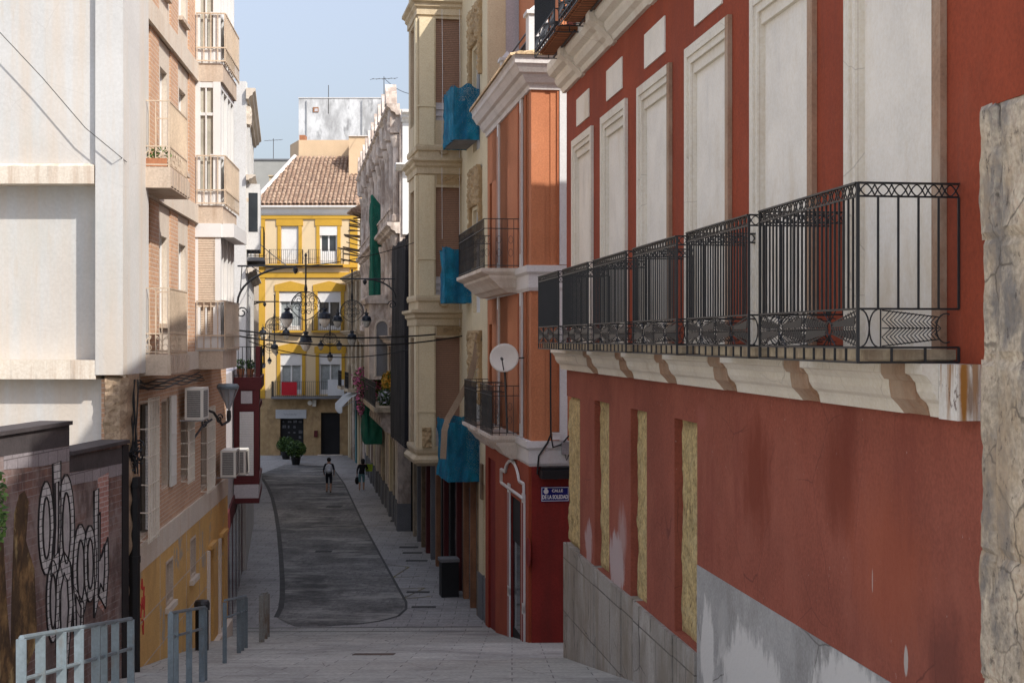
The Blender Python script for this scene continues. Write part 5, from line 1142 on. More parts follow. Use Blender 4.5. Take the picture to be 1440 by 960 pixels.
# two bracketless balconies
def left_balcony(zf, panel, lab):
    a, b, d = Sl(22.5), Sl(24.4), .56
    mb = MB(); LW.box(mb, a, b, zr(zf - .33), zr(zf), .0, d); o = mb.build('balcony', m_spand, lb)
    mb = MB()
    for k in range(7): LW.box(mb, a + .05 + k * .29, a + .25 + k * .29, zr(zf - .3), zr(zf - .03), d + .001, d + .014)
    mb.build('slab_ribs', m_spand, o)
    mb = MB(); e = lambda x, z: LW.p(a + .03, zr(z), x); f = lambda x, z: LW.p(a + x, zr(z), d - .03)
    g = lambda x, z: LW.p(b - .03, zr(z), x)
    for z in (zf + 1.05, zf + .33, zf + .04):
        mb.tube([e(.0, z), e(d - .03, z)], .014, 4); mb.tube([f(.03, z), f(b - a - .03, z)], .014, 4); mb.tube([g(0, z), g(d - .03, z)], .014, 4)
    for k in range(6): mb.bar(e(.02 + k * .1, zf), e(.02 + k * .1, zf + 1.05), .013); mb.bar(g(.02 + k * .1, zf), g(.02 + k * .1, zf + 1.05), .013)
    for k in range(18): mb.bar(f(.03 + k * (b - a - .06) / 17, zf), f(.03 + k * (b - a - .06) / 17, zf + 1.05), .013)
    mb.bar(e(d - .03, zf), e(d - .03, zf + 1.07), .025)
    for sgn_ in (e, f):
        for k in range(2 if sgn_ is e else 5):
            c = .16 + k * .26 + (.05 if sgn_ is f else 0)
            for sg in (-1, 1):
                mb.tube([sgn_(c + sg * (.055 - .05 * math.cos(t) * (1 - t / 9)), zf + .19 + .11 * math.sin(t * .5) * (1 if t < 3.2 else .6)) for t in [i * .6 for i in range(9)]], .009, 4)
                mb.tube([sgn_(c + sg * (.05 + .045 * math.cos(t)), zf + .11 + .05 * math.sin(t)) for t in [i * .63 for i in range(11)]], .008, 4)
    mb.build('railing', m_tanrail, o)
    mb = MB(); LW.box(mb, a + .04, b - .04, zr(zf + .36), zr(zf + 1.0), d - .05, d - .042); mb.build('rail_panel', panel, o)
left_balcony(2.73, m_infill, ''); left_balcony(-.24, mat('brown rail sheet', (.23, .15, .10), var=.15, vs=3, stains=[((.1, .07, .05), 3, .5, .7, .5, V1)]), '')
c = LW.p(Sl(22.62), zr(2.74), .38); t = thing('flower_box', 'terracotta trough standing on the upper left balcony', 'planter', c); mb = MB(); u3 = LW.n.to_3d() * .3; v3 = LW.u.to_3d() * .1
mb.prism([c - u3 * .8 - v3, c + u3 * .4 - v3, c + u3 * .4 + v3, c - u3 * .8 + v3], (0, 0, .13)); mb.build('trough', m_terra, t); mb = MB(); mb.leaves(c + Vector((0, 0, .22)), (.2, .1, .12), 60, .05); mb.build('plant', m_leaf2, t)
# ochre ground floor
mb = MB(); LW.holes(mb, 0, LW.L, -1.5, yb, YO, dep=.25, thick=.3, d=.04); mb.build('ochre_base', m_ochre, lb)
mb = MB(); LW.box(mb, 0, LW.L, yb + .002, yb + .42, .0, .05); mb.build('base_band', m_beige, lb)
for i, o in enumerate(YO):
    if i < 2:
        mb = MB(); LW.box(mb, o[0], o[1], o[2], o[3], -.1, -.02); w = mb.build('vent_window', m_greywall, lb); mb = MB(); LW.frame(mb, o[0], o[1], o[2], o[3], .05, -.019, .05); 
        for k in range(3): LW.box(mb, o[0] + .18 + k * .18, o[0] + .2 + k * .18, o[2] + .05, o[3] - .05, -.019, .03)
        mb.build('frame', m_spand, w); mb = MB(); LW.box(mb, o[0] - .08, o[1] + .08, o[2] - .1, o[2] - .003, .0, .12); mb.build('sill', m_beige, w)
    else:
        mb = MB(); LW.box(mb, o[0], o[1], o[2], o[3], -.2, -.12); mb.build('door', m_doorbr if i == 3 else m_ochre, lb); mb = MB(); LW.box(mb, o[0] - .06, o[1] + .06, o[3] + .02, o[3] + .1, .042, .14); mb.build('door_lintel', m_ochre, lb)
        mb = MB(); LW.box(mb, o[0] - .18, o[0] - .02, .3, o[3], .042, .10); mb.build('door_jamb', m_white2, lb)
mb = MB(); LW.box(mb, Sl(29.6), LW.L, -1.0, 1.0, .041, .16); mb.build('stone_step', m_white2, lb)
for yk in (24.6, 27.6, 29.4): mb = MB(); LW.box(mb, Sl(yk), Sl(yk) + .02, 1, yb - .01, .0405, .046); mb.build('render_joint', m_spand, lb)
for zk in (-4.55, -5.3): mb = MB(); LW.box(mb, .05, Sl(30.6), zr(zk), zr(zk) + .02, .0405, .046); mb.build('render_joint', m_spand, lb)
m_graf = mat('red spray paint', (.45, .05, .04), var=.1)
mb = MB(); q = Sl(22.75)
for pts in ([(0, 0), (.12, .3), (.2, .1), (.3, .45)], [(.02, .2), (.35, .28), (.3, -.05)], [(.15, -.15), (.2, -.3), (.25, -.1), (.1, -.05)], [(.05, .45), (.1, .6), (.16, .42)]):
    mb.tube([LW.p(q + x, zr(-4.45) + z, .045) for x, z in pts], .018, 4)
mb.build('graffiti_tag', m_graf, lb)
# ground floor windows with grilles and open shutters
for i, o in enumerate(GFO):
    mb = MB(); LW.box(mb, o[0], o[1], o[2], o[3], -.16, -.13); w = mb.build('window', m_glass, lb); mb = MB(); LW.frame(mb, o[0], o[1], o[2], o[3], .06, -.129, -.02); mb.build('frame', m_spand, w)
    mb = MB(); f = lambda x, z: LW.p(o[0] + x, z, .14); wd = o[1] - o[0]
    if i in (0, 2, 3):
        for k in range(7): mb.bar(f(wd * k / 6, o[2] - .05), f(wd * k / 6, o[3] + .05), .02)
        for k in range(6): z = o[2] + (o[3] - o[2]) * k / 5; mb.tube([LW.p(o[0], z, 0), LW.p(o[0], z, .14), LW.p(o[1], z, .14), LW.p(o[1], z, 0)], .012, 4)
        mb.build('window_grille', m_trim, w)
    if i: 
        mb = MB(); LW.box(mb, o[1] - .02, o[1] + wd * .75, o[2] - .02, o[3] + .02, .02, .06)
        for k in range(4): LW.box(mb, o[1], o[1] + wd * .73, o[2] + .15 + k * (o[3] - o[2]) / 4.2, o[2] + .18 + k * (o[3] - o[2]) / 4.2, .0605, .068)
        mb.build('open_shutter', m_acw if i < 3 else m_trim, w)
    else:
        mb = MB(); LW.box(mb, o[1] - .35, o[1] + .02, o[2] + .1, o[3] - .1, -.02, .03); mb.build('inner_shutter', m_wshut, w)
# air conditioners
for i, (px, py, y, lab) in enumerate([(264, 568, 26.9, 'cream air conditioner fixed high between the white shutters'), (314, 652, 32.2, 'nearer of two cream air conditioners on the lower wall'), (330, 650, 34.6, 'farther of two cream air conditioners beside the maroon bay')]):
    zc = H - (py - 477) / FPX * y; q = Sl(y); a, d0, d1 = q, .12, .46 if i < 2 else .42; hh = .3
    t = thing('air_conditioner', lab, 'air conditioner', LW.p(a + .35, zc - hh, .3), 'air conditioners on the brick house'); mb = MB(); LW.box(mb, a, a + .78, zc - hh, zc + hh, d0, d1); mb.build('casing', m_acw, t)
    mb = MB(); LW.box(mb, a - .008, a - .001, zc - hh * .85, zc + hh * .85, d0 + .04, d1 - .05); mb.build('side_louvre', m_acg, t)
    mb = MB(); LW.box(mb, a + .06, a + .6, zc - hh * .85, zc + hh * .85, d1 + .001, d1 + .01); mb.build('front_grille', m_acg, t)
    mb = MB()
    for x in (a + .08, a + .7): mb.tube([LW.p(x, zc - hh - .02, 0.02), LW.p(x, zc - hh - .02, d1)], .02, 4); mb.build('bracket', m_metal, t); mb = MB()
# drainpipe, cables
mb = MB(); f = lambda px, py, y=21.25: P(px, py, y)
dpx = LW.p(Sl(21.7), 0, .14)
mb.tube([Vector((dpx.x, dpx.y, zr(-2.15))), Vector((dpx.x, dpx.y, .8))], .09, 8); mb.tube([Vector((dpx.x, dpx.y, zr(-3.3))), Vector((dpx.x, dpx.y, zr(-3.4)))], .1, 8); mb.tube([Vector((dpx.x, dpx.y, zr(-2.1))), Vector((dpx.x, dpx.y, zr(-2.25)))], .105, 8)
solo('drainpipe', mb, m_rubber, 'thick black pipe down the near corner of the brick house', 'pipe')
mb = MB()
for k in range(6):
    o = Vector((R.uniform(-.05, .05), R.uniform(-.03, .03), 0)); pts = [Vector((dpx.x, dpx.y, zr(z))) + o + Vector((.03 * math.sin(z * 3 + k), 0, 0)) for z in (-2.05, -1.7, -1.2, -.8, -.62)]
    mb.tube(pts + [LW.p(Sl(22.2 + .0 * k), zr(-.62 - .03 * k), .12)] + [LW.p(Sl(y), zr(-.66 - .05 * abs(math.sin(y * 1.3 + k)) - .025 * k), .1 + .02 * k) for y in (22.7, 23.3, 24, 24.6, 25.2, 26, 26.7, 27.4, 28, 28.6, 29)], .012, 5)
for k in range(8):
    c = Vector((dpx.x + R.uniform(-.08, .08), dpx.y - .05, zr(-1.62 - .05 * k))); mb.tube([c + Vector((.09 * math.cos(t), .05 * math.sin(t), .08 * math.sin(t + k))) for t in [i * .7 for i in range(9)]], .014, 4)
solo('cable_bundle', mb, m_rubber, 'tangled black cables along the brick house below its balconies', 'cables')
# street lamp on a scrolled bracket
wp = LW.p(Sl(28.6), zr(-1.63), .05); lp = P(320.5, 543, 29.6); sl2 = thing('street_lamp', 'grey cone shaped street lamp on a scrolled wall bracket', 'street lamp', (lp.x, lp.y, lp.z - .9))
mb = MB(); mb.lathe(lp, [(.0, .06), (.2, .05), (.235, 0), (.225, -.05), (.19, -.06), (0, -.061)], 16); mb.build('lamp_head', m_barrier, sl2)
mb = MB()
for k in range(4): a = k * math.pi / 2 + .3; mb.tube([lp + Vector((.2 * math.cos(a), .2 * math.sin(a), -.05)), lp + Vector((.025, 0, -.5))], .014, 5)
mb.build('lamp_struts', m_metal, sl2); mb = MB(); mb.lathe(lp + Vector((0, 0, -.06)), [(.17, 0), (.03, -.40), (.0, -.41)], 12); mb.build('lamp_glass', mat('clear lamp glass', (.35, .36, .37), rough=.15, bump=0, fine=0), sl2)
mb = MB(); e = lp + Vector((.02, 0, -.5)); mb.lathe(e + Vector((0, 0, -.22)), [(.04, 0), (.05, .1), (.04, .22)], 8); mid = wp.lerp(e, .5)
mb.tube([wp + Vector((0, 0, .02)), wp.lerp(e, .3) + Vector((0, 0, .16)), wp.lerp(e, .55) + Vector((0, 0, .05)), wp.lerp(e, .8) + Vector((0, 0, -.26)), e + Vector((0, 0, -.22))], .028, 6)
mb.tube([wp + Vector((0, 0, -.35)), wp.lerp(e, .25) + Vector((0, 0, -.15)), wp.lerp(e, .5) + Vector((0, 0, -.08))], .022, 6)
for s_, r_ in ((.3, .12), (.72, .11)): c = wp.lerp(e, s_) + Vector((0, 0, -.12)); d = (e - wp).normalized(); mb.tube([c + (d * math.cos(t) + Vector((0, 0, 1)) * math.sin(t)) * r_ * (1 - t / 11) for t in [i * .6 for i in range(15)]], .016, 5)
mb.build('bracket', m_iron, sl2)
# ------------------------------------------------------------------ white rendered building, its blank side facing us
wh = thing('white_building', 'big blank white rendered wall with ledges and a raised right edge', 'building', (-8, 22, 0))
yw = 21.2; X = lambda px: K(px) * yw; Zw = lambda py: H - (py - 477) / FPX * yw
mb = MB(); mb.box(X(134), X(171) + .02, yw, yw + 1.5, Zw(527), LTOP); mb.build('raised_edge', m_party, wh)
mb = MB(); mb.box(-14, X(131.9), yw + .10, yw + 1.5, Zw(233), LTOP); mb.build('upper_wall', m_party, wh)
mb = MB(); mb.box(-14, X(132), yw + .005, yw + 1.5, Zw(258.2), Zw(233.2)); mb.prism([Vector((-14, yw + .005, Zw(233.2))), Vector((-14, yw + .1, Zw(229))), Vector((-14, yw + .1, Zw(233.2)))], (14 + X(132), 0, 0)); mb.build('ledge', m_ledge, wh)
mb = MB(); mb.box(-14, X(132), yw + .36, yw + 1.5, Zw(506), Zw(258.4)); mb.build('middle_wall', m_party, wh)
mb = MB(); mb.box(-14, X(134), yw + .01, yw + 1.5, Zw(533), Zw(506.2)); mb.build('ledge', m_ledge, wh)
mb = MB(); mb.box(-14, X(143), yw + .28, yw + 1.5, -1, Zw(533.2)); mb.box(X(143), X(160), yw + .30, yw + 1.5, Zw(545), Zw(527.2)); mb.build('lower_wall', m_party, wh)
FWd = Wall((X(141), yw + .06), (X(172.5), yw + .06)); mb = MB(); rough_block(mb, FWd, .0, FWd.L, 1, Zw(527.3), -.6, .02, .06, .05, .1, 5); mb.build('rubble_edge', m_rubble, wh)
# fine crack wires on the render
mb = MB(); pts = [P(-30, 15, 21.1), P(0, 46, 21.1), P(60, 110, 21.1), P(120, 180, 21.1), P(165, 217, 21.1), P(178, 228, 21.3)]; mb.tube(pts, .008, 4); solo('thin_wire', mb, m_greyiron, 'thin wire slanting down across the white wall', 'wire')
# ------------------------------------------------------------------ mural wall
MW = Wall((-.36 * 16.2 + .13, 16.2), (K(180) * 20.6, 20.6)); gw = thing('mural_wall', 'stepped low wall covered with a painted brick mural and outlined letters', 'wall', (MW.p(2, 0).x, MW.p(2, 0).y, 0))
MW = Wall((-5.95 - .0, 15.6), (K(179) * 20.6, 20.6))
sq = MW.s(97); zt0, zt1 = MW.z(sq, 597), MW.z(sq, 640)
m_mbr = mat('painted brown bricks', (.17, .10, .085), var=.3, vs=1.2, brick=((.21, .115, .09), (.27, .225, .21), .30, .1, .007), stains=[((.27, .215, .20), .7, .47, .62, .85, (1, 1, 1)), ((.075, .05, .045), 1.4, .52, .66, .7, (1, 1, .5)), ((.3, .26, .25), 4, .6, .75, .5, (1, 1, 1))])
m_mdark = mat('black painted coping', (.06, .05, .05), var=.3)
m_mgrey = mat('painted grey lilac blocks', (.30, .265, .27), var=.12, vs=2, brick=((.24, .21, .215), (.13, .11, .11), .30, .18, .008))
m_mwhite = mat('white mural paint', (.58, .56, .55), var=.08, brick=((.5, .48, .47), (.12, .11, .11), .16, .09, .007))
m_mlt = mat('pale mural paint', (.42, .39, .385), var=.2, vs=3)
m_mpink = mat('pink mural bricks', (.42, .22, .18), var=.1, brick=((.36, .18, .15), (.5, .42, .4), .2, .07, .008))
m_mgold = mat('golden brown mural figure', (.22, .13, .055), var=.5, vs=3, stains=[((.04, .025, .018), 2.5, .45, .6, .8, (1, 1, .5)), ((.5, .38, .18), 3.5, .6, .72, .7, (1, 1, .4))])
m_mblack = mat('dark mural line', (.02, .017, .017), var=.2)
mb = MB(); MW.box(mb, 0, sq, .5, zt0, -.35, 0); MW.box(mb, sq, MW.L, .5, zt1, -.35, .0); mb.build('wall', m_mbr, gw)
def pol(pts, d, m, name='mural_shape'):
    mb = MB(); mb.prism([MW.p(MW.s(x, 0), MW.z(MW.s(x, 0), y), .002) for x, y in pts], MW.n.to_3d() * d); return mb.build(name, m, gw)
for pts in ([(-40, 615), (97, 597), (97, 626), (50, 634), (-40, 648)], [(97.5, 640), (178, 628), (178, 650), (97.5, 664)]): pol(pts, .004, m_mdark, 'painted_coping')
pol([(5, 641), (97, 627), (97, 648), (60, 655), (5, 660)], .003, m_mgrey); pol([(98, 665), (172, 651), (172, 668), (98, 682)], .003, m_mgrey)
pol([(137, 672), (152, 664), (152, 800), (145, 860), (137, 850)], .005, m_mpink)
def ell(cx, cy, rx, ry, n=18, a0=0): return [(cx + rx * math.cos(6.2832 * i / n), cy + ry * math.sin(6.2832 * i / n)) for i in range(n)]
def loop(pts, w, m, d, closed=True):
    mb = MB(); mb.tube([MW.p(MW.s(x, 0), MW.z(MW.s(x, 0), y), d) for x, y in pts], w, 4, closed=closed); mb.build('mural_line', m, gw)
def letter(pts, m=m_mwhite, d=.005):
    """a fat outlined letter: white body, dark inner outline"""
    cx = sum(p[0] for p in pts) / len(pts); cy = sum(p[1] for p in pts) / len(pts)
    pol(pts, d, m); loop(pts, .014, m_mblack, d + .001); pol([(cx + (x - cx) * .42, cy + (y - cy) * .62) for x, y in pts], d + .002, m_mlt); loop([(cx + (x - cx) * .46, cy + (y - cy) * .66) for x, y in pts], .017, m_mblack, d + .003)
letter(ell(64, 742, 11, 66)); letter(ell(92, 742, 12, 76)); letter([(73, 652), (84, 648), (84, 740), (81, 800), (70, 810), (75, 740)], d=.009)
letter([(78, 810), (88, 775), (97, 790), (101, 850), (96, 905), (92, 958), (80, 950), (76, 870)], d=.012); letter(ell(73, 845, 9, 58), d=.007); letter(ell(112, 802, 11, 66), d=.008); letter(ell(125, 792, 9, 54), d=.011)
letter([(131, 690), (137, 686), (136, 790), (142, 780), (150, 755), (151, 800), (147, 855), (138, 838), (131, 868)], d=.013); letter([(100, 820), (116, 848), (114, 898), (102, 890)], d=.014)
pol([(20, 720), (27, 695), (34, 690), (40, 705), (36, 760), (48, 800), (52, 900), (30, 960), (14, 960), (16, 840)], .004, m_mgold, 'mural_figure'); pol([(-20, 770), (4, 760), (9, 850), (18, 960), (-20, 960)], .006, m_mgold, 'mural_figure')
mb = MB(); MW.box(mb, MW.s(171), MW.L + .01, .5, zt1 - .02, .002, .02); mb.build('black_edge', m_mblack, gw)
mb = MB(); MW.box(mb, -0.02, sq + .03, zt0, zt0 + .05, -.4, .04); mb.build('coping', m_mdark, gw); mb = MB(); MW.box(mb, sq + .031, MW.L, zt1, zt1 + .05, -.4, .04); mb.build('coping', m_mdark, gw)
c = P(-7, 715, 14.6); t = thing('leafy_branch', 'green leafy branch reaching in at the left edge by the mural', 'plant', (c.x - .3, c.y, ramp(14.6)))
mb = MB(); mb.leaves(c, (.10, .2, .45), 300, .04, mis=[0, 1, 1]); mb.build('leaves', [m_leaf, m_leaf2], t); mb = MB(); mb.tube([(c.x - .3, c.y, ramp(14.6)), c + Vector((-.1, 0, -.2)), c + Vector((0, 0, .4))], .02, 5); mb.build('stem', m_timber, t)
# ------------------------------------------------------------------ maroon bay house and pale houses beyond on the left
mh = thing('maroon_house', 'maroon painted house with a timber bay and plant balcony on the left', 'house', (-8.2, 43, 0))
MX = lambda y: -7.0 - .155 * (y - 34.4)
HW = Wall((MX(34.4), 34.4), (MX(47.5), 47.5)); Sm = HW.sy
mb = MB(); HW.box(mb, 0, HW.L, -.3, zr(-.9), -6, -.02); mb.build('wall', m_lav, mh)
mb = MB(); HW.box(mb, 0, HW.L, -.3, 3.2, -.02, .03); mb.build('shop_front', m_maroon, mh)
for k in range(5): mb = MB(); HW.box(mb, .5 + k * 2.4, 2.2 + k * 2.4, -.2, 2.7, .031, .04); mb.build('shop_window', m_glass, mh)
ba, bb2, bdp = Sm(41.2), Sm(45.4), .72
mb = MB(); HW.box(mb, ba, bb2, zr(-4.35), zr(-1.35), .0, bdp - .06); HW.box(mb, ba - .04, bb2, zr(-1.45), zr(-1.1), 0, bdp + .06); HW.box(mb, ba - .04, bb2, zr(-4.75), zr(-4.6), 0, bdp + .0)
HW.box(mb, ba - .03, bb2, zr(-2.05), zr(-1.9), 0, bdp); HW.box(mb, ba - .03, bb2, zr(-4.2), zr(-4.1), 0, bdp)
HW.box(mb, ba - .02, ba + .1, zr(-4.1), zr(-1.4), bdp - .14, bdp); HW.box(mb, ba - .02, ba + .1, zr(-4.1), zr(-1.4), .0, .14); by_ = mb.build('bay', m_maroon, mh)
mb = MB(); HW.box(mb, ba - .012, ba - .002, zr(-3.95), zr(-2.1), .16, bdp - .16); mb.build('bay_blind', m_wshut, by_); mb = MB(); HW.box(mb, ba - .012, ba - .002, zr(-1.86), zr(-1.5), .2, bdp - .2); mb.build('bay_panel', m_lav, by_); mb = MB(); HW.box(mb, ba - .025, bb2, zr(-4.6), zr(-4.2), .0, bdp - .02); mb.build('bay_apron', m_lav, by_)
mb = MB(); plain_rail(mb, lambda x, zz: HW.p(ba + x, zz, bdp), bb2 - ba, zr(-1.1), zr(-.22), .14); plain_rail(mb, lambda x, zz: HW.p(ba, zz, bdp - x), bdp, zr(-1.1), zr(-.22), .12); mb.build('railing', m_iron, by_)
mb = MB(); HW.box(mb, ba - .03, ba + .1, zr(-1.09), zr(-.2), bdp - .1, bdp + .03); mb.build('corner_post', m_maroon, by_)
for i, (o_, lab) in enumerate([(.18, 'terracotta pot on the maroon balcony, nearer the wall'), (.45, 'terracotta pot on the maroon balcony, nearer the corner post')]):
    c = HW.p(ba + .3, zr(-1.1), o_); t = thing('plant_pot', lab, 'plant pot', c, 'pots on the maroon balcony'); mb = MB(); mb.lathe(c, [(.08, 0), (.12, .22), (.13, .24)], 10); mb.build('pot', m_terra, t); mb = MB(); mb.leaves(c + Vector((0, 0, .38)), (.14, .14, .16), 80, .05, mis=[0, 1]); mb.build('leaves', [m_leaf, m_leaf2], t)
ph = thing('pale_house', 'sunlit pale house with bays and small iron balconies further down on the left', 'house', (-9, 50, 0))
PW = Wall((MX(47.5) + .15, 47.5), (MX(47.5) + .15 - .16 * 12, 59.5))
m_palew = mat('bright pale plaster', (.58, .555, .52), var=.06, stains=[((.5, .42, .33), 1.5, .55, .75, .4, V1)])
PE = Wall((MX(47.5) - 3, 47.45), (MX(47.5) + .15, 47.45))
ops = [(1.0 + k * 2.6, 2.1 + k * 2.6, zr(z), zr(z + 2.2)) for k in range(4) for z in (-.6, 2.9, 6.1)]
mb = MB(); PW.holes(mb, 0, PW.L, -.3, zr(8.6), ops, dep=.2, thick=.3); PW.box(mb, .02, PW.L, -.3, zr(8.5), -6, -.3); PE.box(mb, 0, PE.L - .005, -.3, zr(8.6), -.3, 0); mb.build('wall', m_palew, ph)
for o in ops: mb = MB(); PW.box(mb, o[0], o[1], o[2], o[3], -.19, -.15); mb.build('window', m_glass, ph)
for z, h in ((8.0, .4), (5.3, .2), (2.2, .2)): mb = MB(); PW.mould(mb, -.2, PW.L, [(d, zr(z) + e * h * 2) for d, e in [(d_ * .6, e_) for d_, e_ in CP2]]); mb.build('cornice', m_beige, ph)
for z in (7.2, 4.6): mb = MB(); rough_block(mb, PW, .1, .9, zr(z), zr(z + .6), 0, .16, .05, .08, .05, 7); mb.build('carved_bracket', m_beige, ph)
mb = MB(); PW.box(mb, .1, 2.4, zr(3.0), zr(5.2), 0, .45); o = mb.build('bay', m_palew, ph); mb = MB(); PW.box(mb, .088, .098, zr(3.6), zr(4.9), .08, .38); mb.build('bay_window', m_glass, o); 
for z in (2.75, -.85):
    mb = MB(); PW.box(mb, .1, 3.0, zr(z - .12), zr(z), 0, .6); o = mb.build('balcony', m_pgrey, ph); mb = MB(); plain_rail(mb, lambda x, zz: PW.p(.12 + x, zz, .57), 2.8, zr(z), zr(z + 1), .14); plain_rail(mb, lambda x, zz: PW.p(.12, zz, .57 - x), .55, zr(z), zr(z + 1), .12); mb.build('railing', m_iron, o)
fh = thing('cream_corner_house', 'weathered cream house closing the left side before the yellow one', 'house', (-11.5, 64, 0))
QW = Wall((-11.1, 59.6), (-14.6, 82)); mb = MB()
ops = [(1.2 + k * 3, 2.3 + k * 3, zr(z), zr(z + 2.2)) for k in range(7) for z in (-1.8, 1.6, 5)]
QW.holes(mb, 0, QW.L, -.3, zr(7.2), ops, dep=.2, thick=.3); QW.box(mb, .02, QW.L, -.3, zr(7.1), -6, -.3); mb.build('wall', m_beige, fh)
for o in ops: mb = MB(); QW.box(mb, o[0], o[1], o[2], o[3], -.19, -.15); mb.build('window', m_glass, fh)
# ------------------------------------------------------------------ steel barriers
def barrier(pts, rails, label, m, flats=.07, h=1.03):
    """posts at plan points along the pavement edge with a top and a middle rail"""
    c = pts[0]; t = thing('street_barrier', label, 'barrier', (c[0], c[1], ramp(c[1])), 'steel barriers along the left pavement')
    d = (Vector(pts[-1]) - Vector(pts[0])).normalized(); n = Vector((-d.y, d.x))
    for i, (x, y) in enumerate(pts):
        g = ramp(y); mb = MB(); w, th = flats * R.uniform(.9, 1.1), .012
        p = lambda a, b, z: Vector((x + d.x * a + n.x * b, y + d.y * a + n.y * b, z))
        # flat bar set across the run
        mb.hexa([p(-th, -w / 2, g - .05), p(th, -w / 2, g - .05), p(th, w / 2, g - .05), p(-th, w / 2, g - .05), p(-th, -w / 2, g + h - .01), p(th, -w / 2, g + h - .01), p(th, w / 2, g + h - .01), p(-th, w / 2, g + h - .01)])
        mb.build('post', m, t)
    for z, r in rails:
        mb = MB(); a = [Vector((x, y, ramp(y) + z)) for x, y in pts]
        mb.tube(a, r, 6); mb.build('rail', m, t)
    return t
def along(p0, p1, ts): return [(p0[0] + (p1[0] - p0[0]) * t, p0[1] + (p1[1] - p0[1]) * t) for t in ts]
def fpt(px, y): return (K(px) * y, y)
barrier(along(fpt(30, 10.5), fpt(184, 14.9), (0, .13, .29, .44, .60, .68, .81, 1)), ((1.03, .022), (.72, .018)), 'longest blue grey barrier in the left foreground, before the mural', m_barrier, .075)
barrier(along(fpt(240, 17.0), fpt(288, 20.0), (0, .12, .5, .9, 1)), ((1.03, .022), (.74, .018)), 'second blue grey barrier from the left, beside the black bollard', m_barrier, .075)
barrier(along(fpt(316, 23.8), fpt(346, 28.6), (0, .62, .8, 1)), ((1.05, .022), (.76, .018)), 'third grey barrier, between the bollard and the rusty pair of posts', m_barrier, .075)
barrier(along(fpt(368, 31.0), fpt(376, 33.6), (0, .6, 1)), ((1.05, .02),), 'small rusty barrier furthest down the ramp', m_barrier2, .11)
y = 27.8; c = Vector((K(284) * y, y, ramp(y))); t = thing('bollard', 'black cylindrical bollard in front of the ochre wall', 'bollard', c); mb = MB(); mb.lathe(c - Vector((0, 0, .05)), [(.13, 0), (.13, .8), (.12, .84)], 14); mb.build('post', m_rubber, t); mb = MB(); mb.lathe(c + Vector((0, 0, .79)), [(.15, 0), (.155, .12), (.13, .18), (.04, .2)], 14); mb.build('cap', m_iron, t)
# ------------------------------------------------------------------ hanging ornamental lamps
def lantern(parent, c, s, rod):
    o = MB(); c = Vector(c); o.lathe(c, [(.02 * s, .34 * s), (.09 * s, .34 * s), (.10 * s, .28 * s), (.06 * s, .26 * s), (.08 * s, .22 * s), (.19 * s, .15 * s), (.21 * s, .02 * s), (.25 * s, .0), (.23 * s, -.03 * s), (.0, -.03 * s)], 12)
    o.tube([c + Vector((0, 0, .3 * s)), c + Vector((0, 0, rod))], .018 * s, 5); L_ = o.build('lantern', m_lampblue, parent)
    g = MB(); g.lathe(c, [(.20 * s, -.03 * s), (.17 * s, -.15 * s), (.10 * s, -.28 * s), (.03 * s, -.33 * s), (.0, -.335 * s)], 12); g.build('globe', m_globe, L_)
def wheel(parent, c, r):
    o = MB(); c = Vector(c); X_, Z_ = Vector((1, 0, 0)), Vector((0, 0, 1))
    o.arc(c, X_, Z_, r, r, -.3, math.pi + .3, .018, 22, 5); o.arc(c, X_, Z_, r * .9, r * .9, -.3, math.pi + .3, .010, 22, 4)
    for sg in (-1, 1):
        for (cx, cz, rr) in ((.45, .45, .3), (.55, -.05, .28), (.22, -.35, .22), (.2, .15, .18), (.22, .65, .18)):
            q = c + Vector((sg * cx * r, 0, cz * r)); o.tube([q + Vector((sg * math.cos(a) * rr * r * (1 - a / 12), 0, math.sin(a) * rr * r * (1 - a / 12))) for a in [i * .55 for i in range(17)]], .013, 4)
        o.tube([c + Vector((0, 0, -.95 * r)), c + Vector((sg * .5 * r, 0, -.7 * r)), c + Vector((sg * .98 * r, 0, -.2 * r)), c + Vector((sg * 1.25 * r, 0, .0))], .016, 4)
    for a in [k * math.pi / 8 for k in range(9)]: o.bar(c + Vector((math.cos(a), 0, math.sin(a))) * r * .9, c + Vector((math.cos(a), 0, math.sin(a))) * r, .012)
    o.build('scroll_wheel', m_iron, parent)
def chandelier(px, pyt, pyw, y, label, s=1.0):
    top = P(px, pyt, y); c = P(px, pyw, y); t = thing('hanging_lamp', label, 'hanging lamp', top, 'ornamental lamps hung over the street')
    o = MB(); o.tube([top + Vector((0, 0, .3 * s)), c + Vector((0, 0, -1.05 * s))], .024 * s, 6); o.lathe(top + Vector((0, 0, .25 * s)), [(.01, .12 * s), (.045 * s, .05 * s), (.02 * s, 0)], 8); o.lathe(top - Vector((0, 0, .65 * s)), [(.03, -.12), (.05, 0), (.03, .12)], 8); o.build('stem', m_iron, t)
    wheel(t, c, .42 * s)
    for sg in (-1, 1): lantern(t, c + Vector((sg * .53 * s, 0, -.32 * s)), s * .82, .42 * s)
    lantern(t, c + Vector((0, 0, -.98 * s)), s * .82, .3 * s)
chandelier(430, 374, 431, 40, 'largest ornamental lamp with three lanterns, hung from the left bracket')
chandelier(495, 392, 438, 52, 'ornamental lamp on the right bracket in front of the scaffolded facade', 1.0)
chandelier(386, 424, 459, 62, 'smaller ornamental lamp hung from the left in front of the mustard corner', .95)
chandelier(464, 452, 478, 74, 'ornamental lamp in front of the white shutter of the yellow house', .9)
chandelier(379, 462, 490, 86, 'furthest ornamental lamp, tiny beside the mustard corner strip', .75)
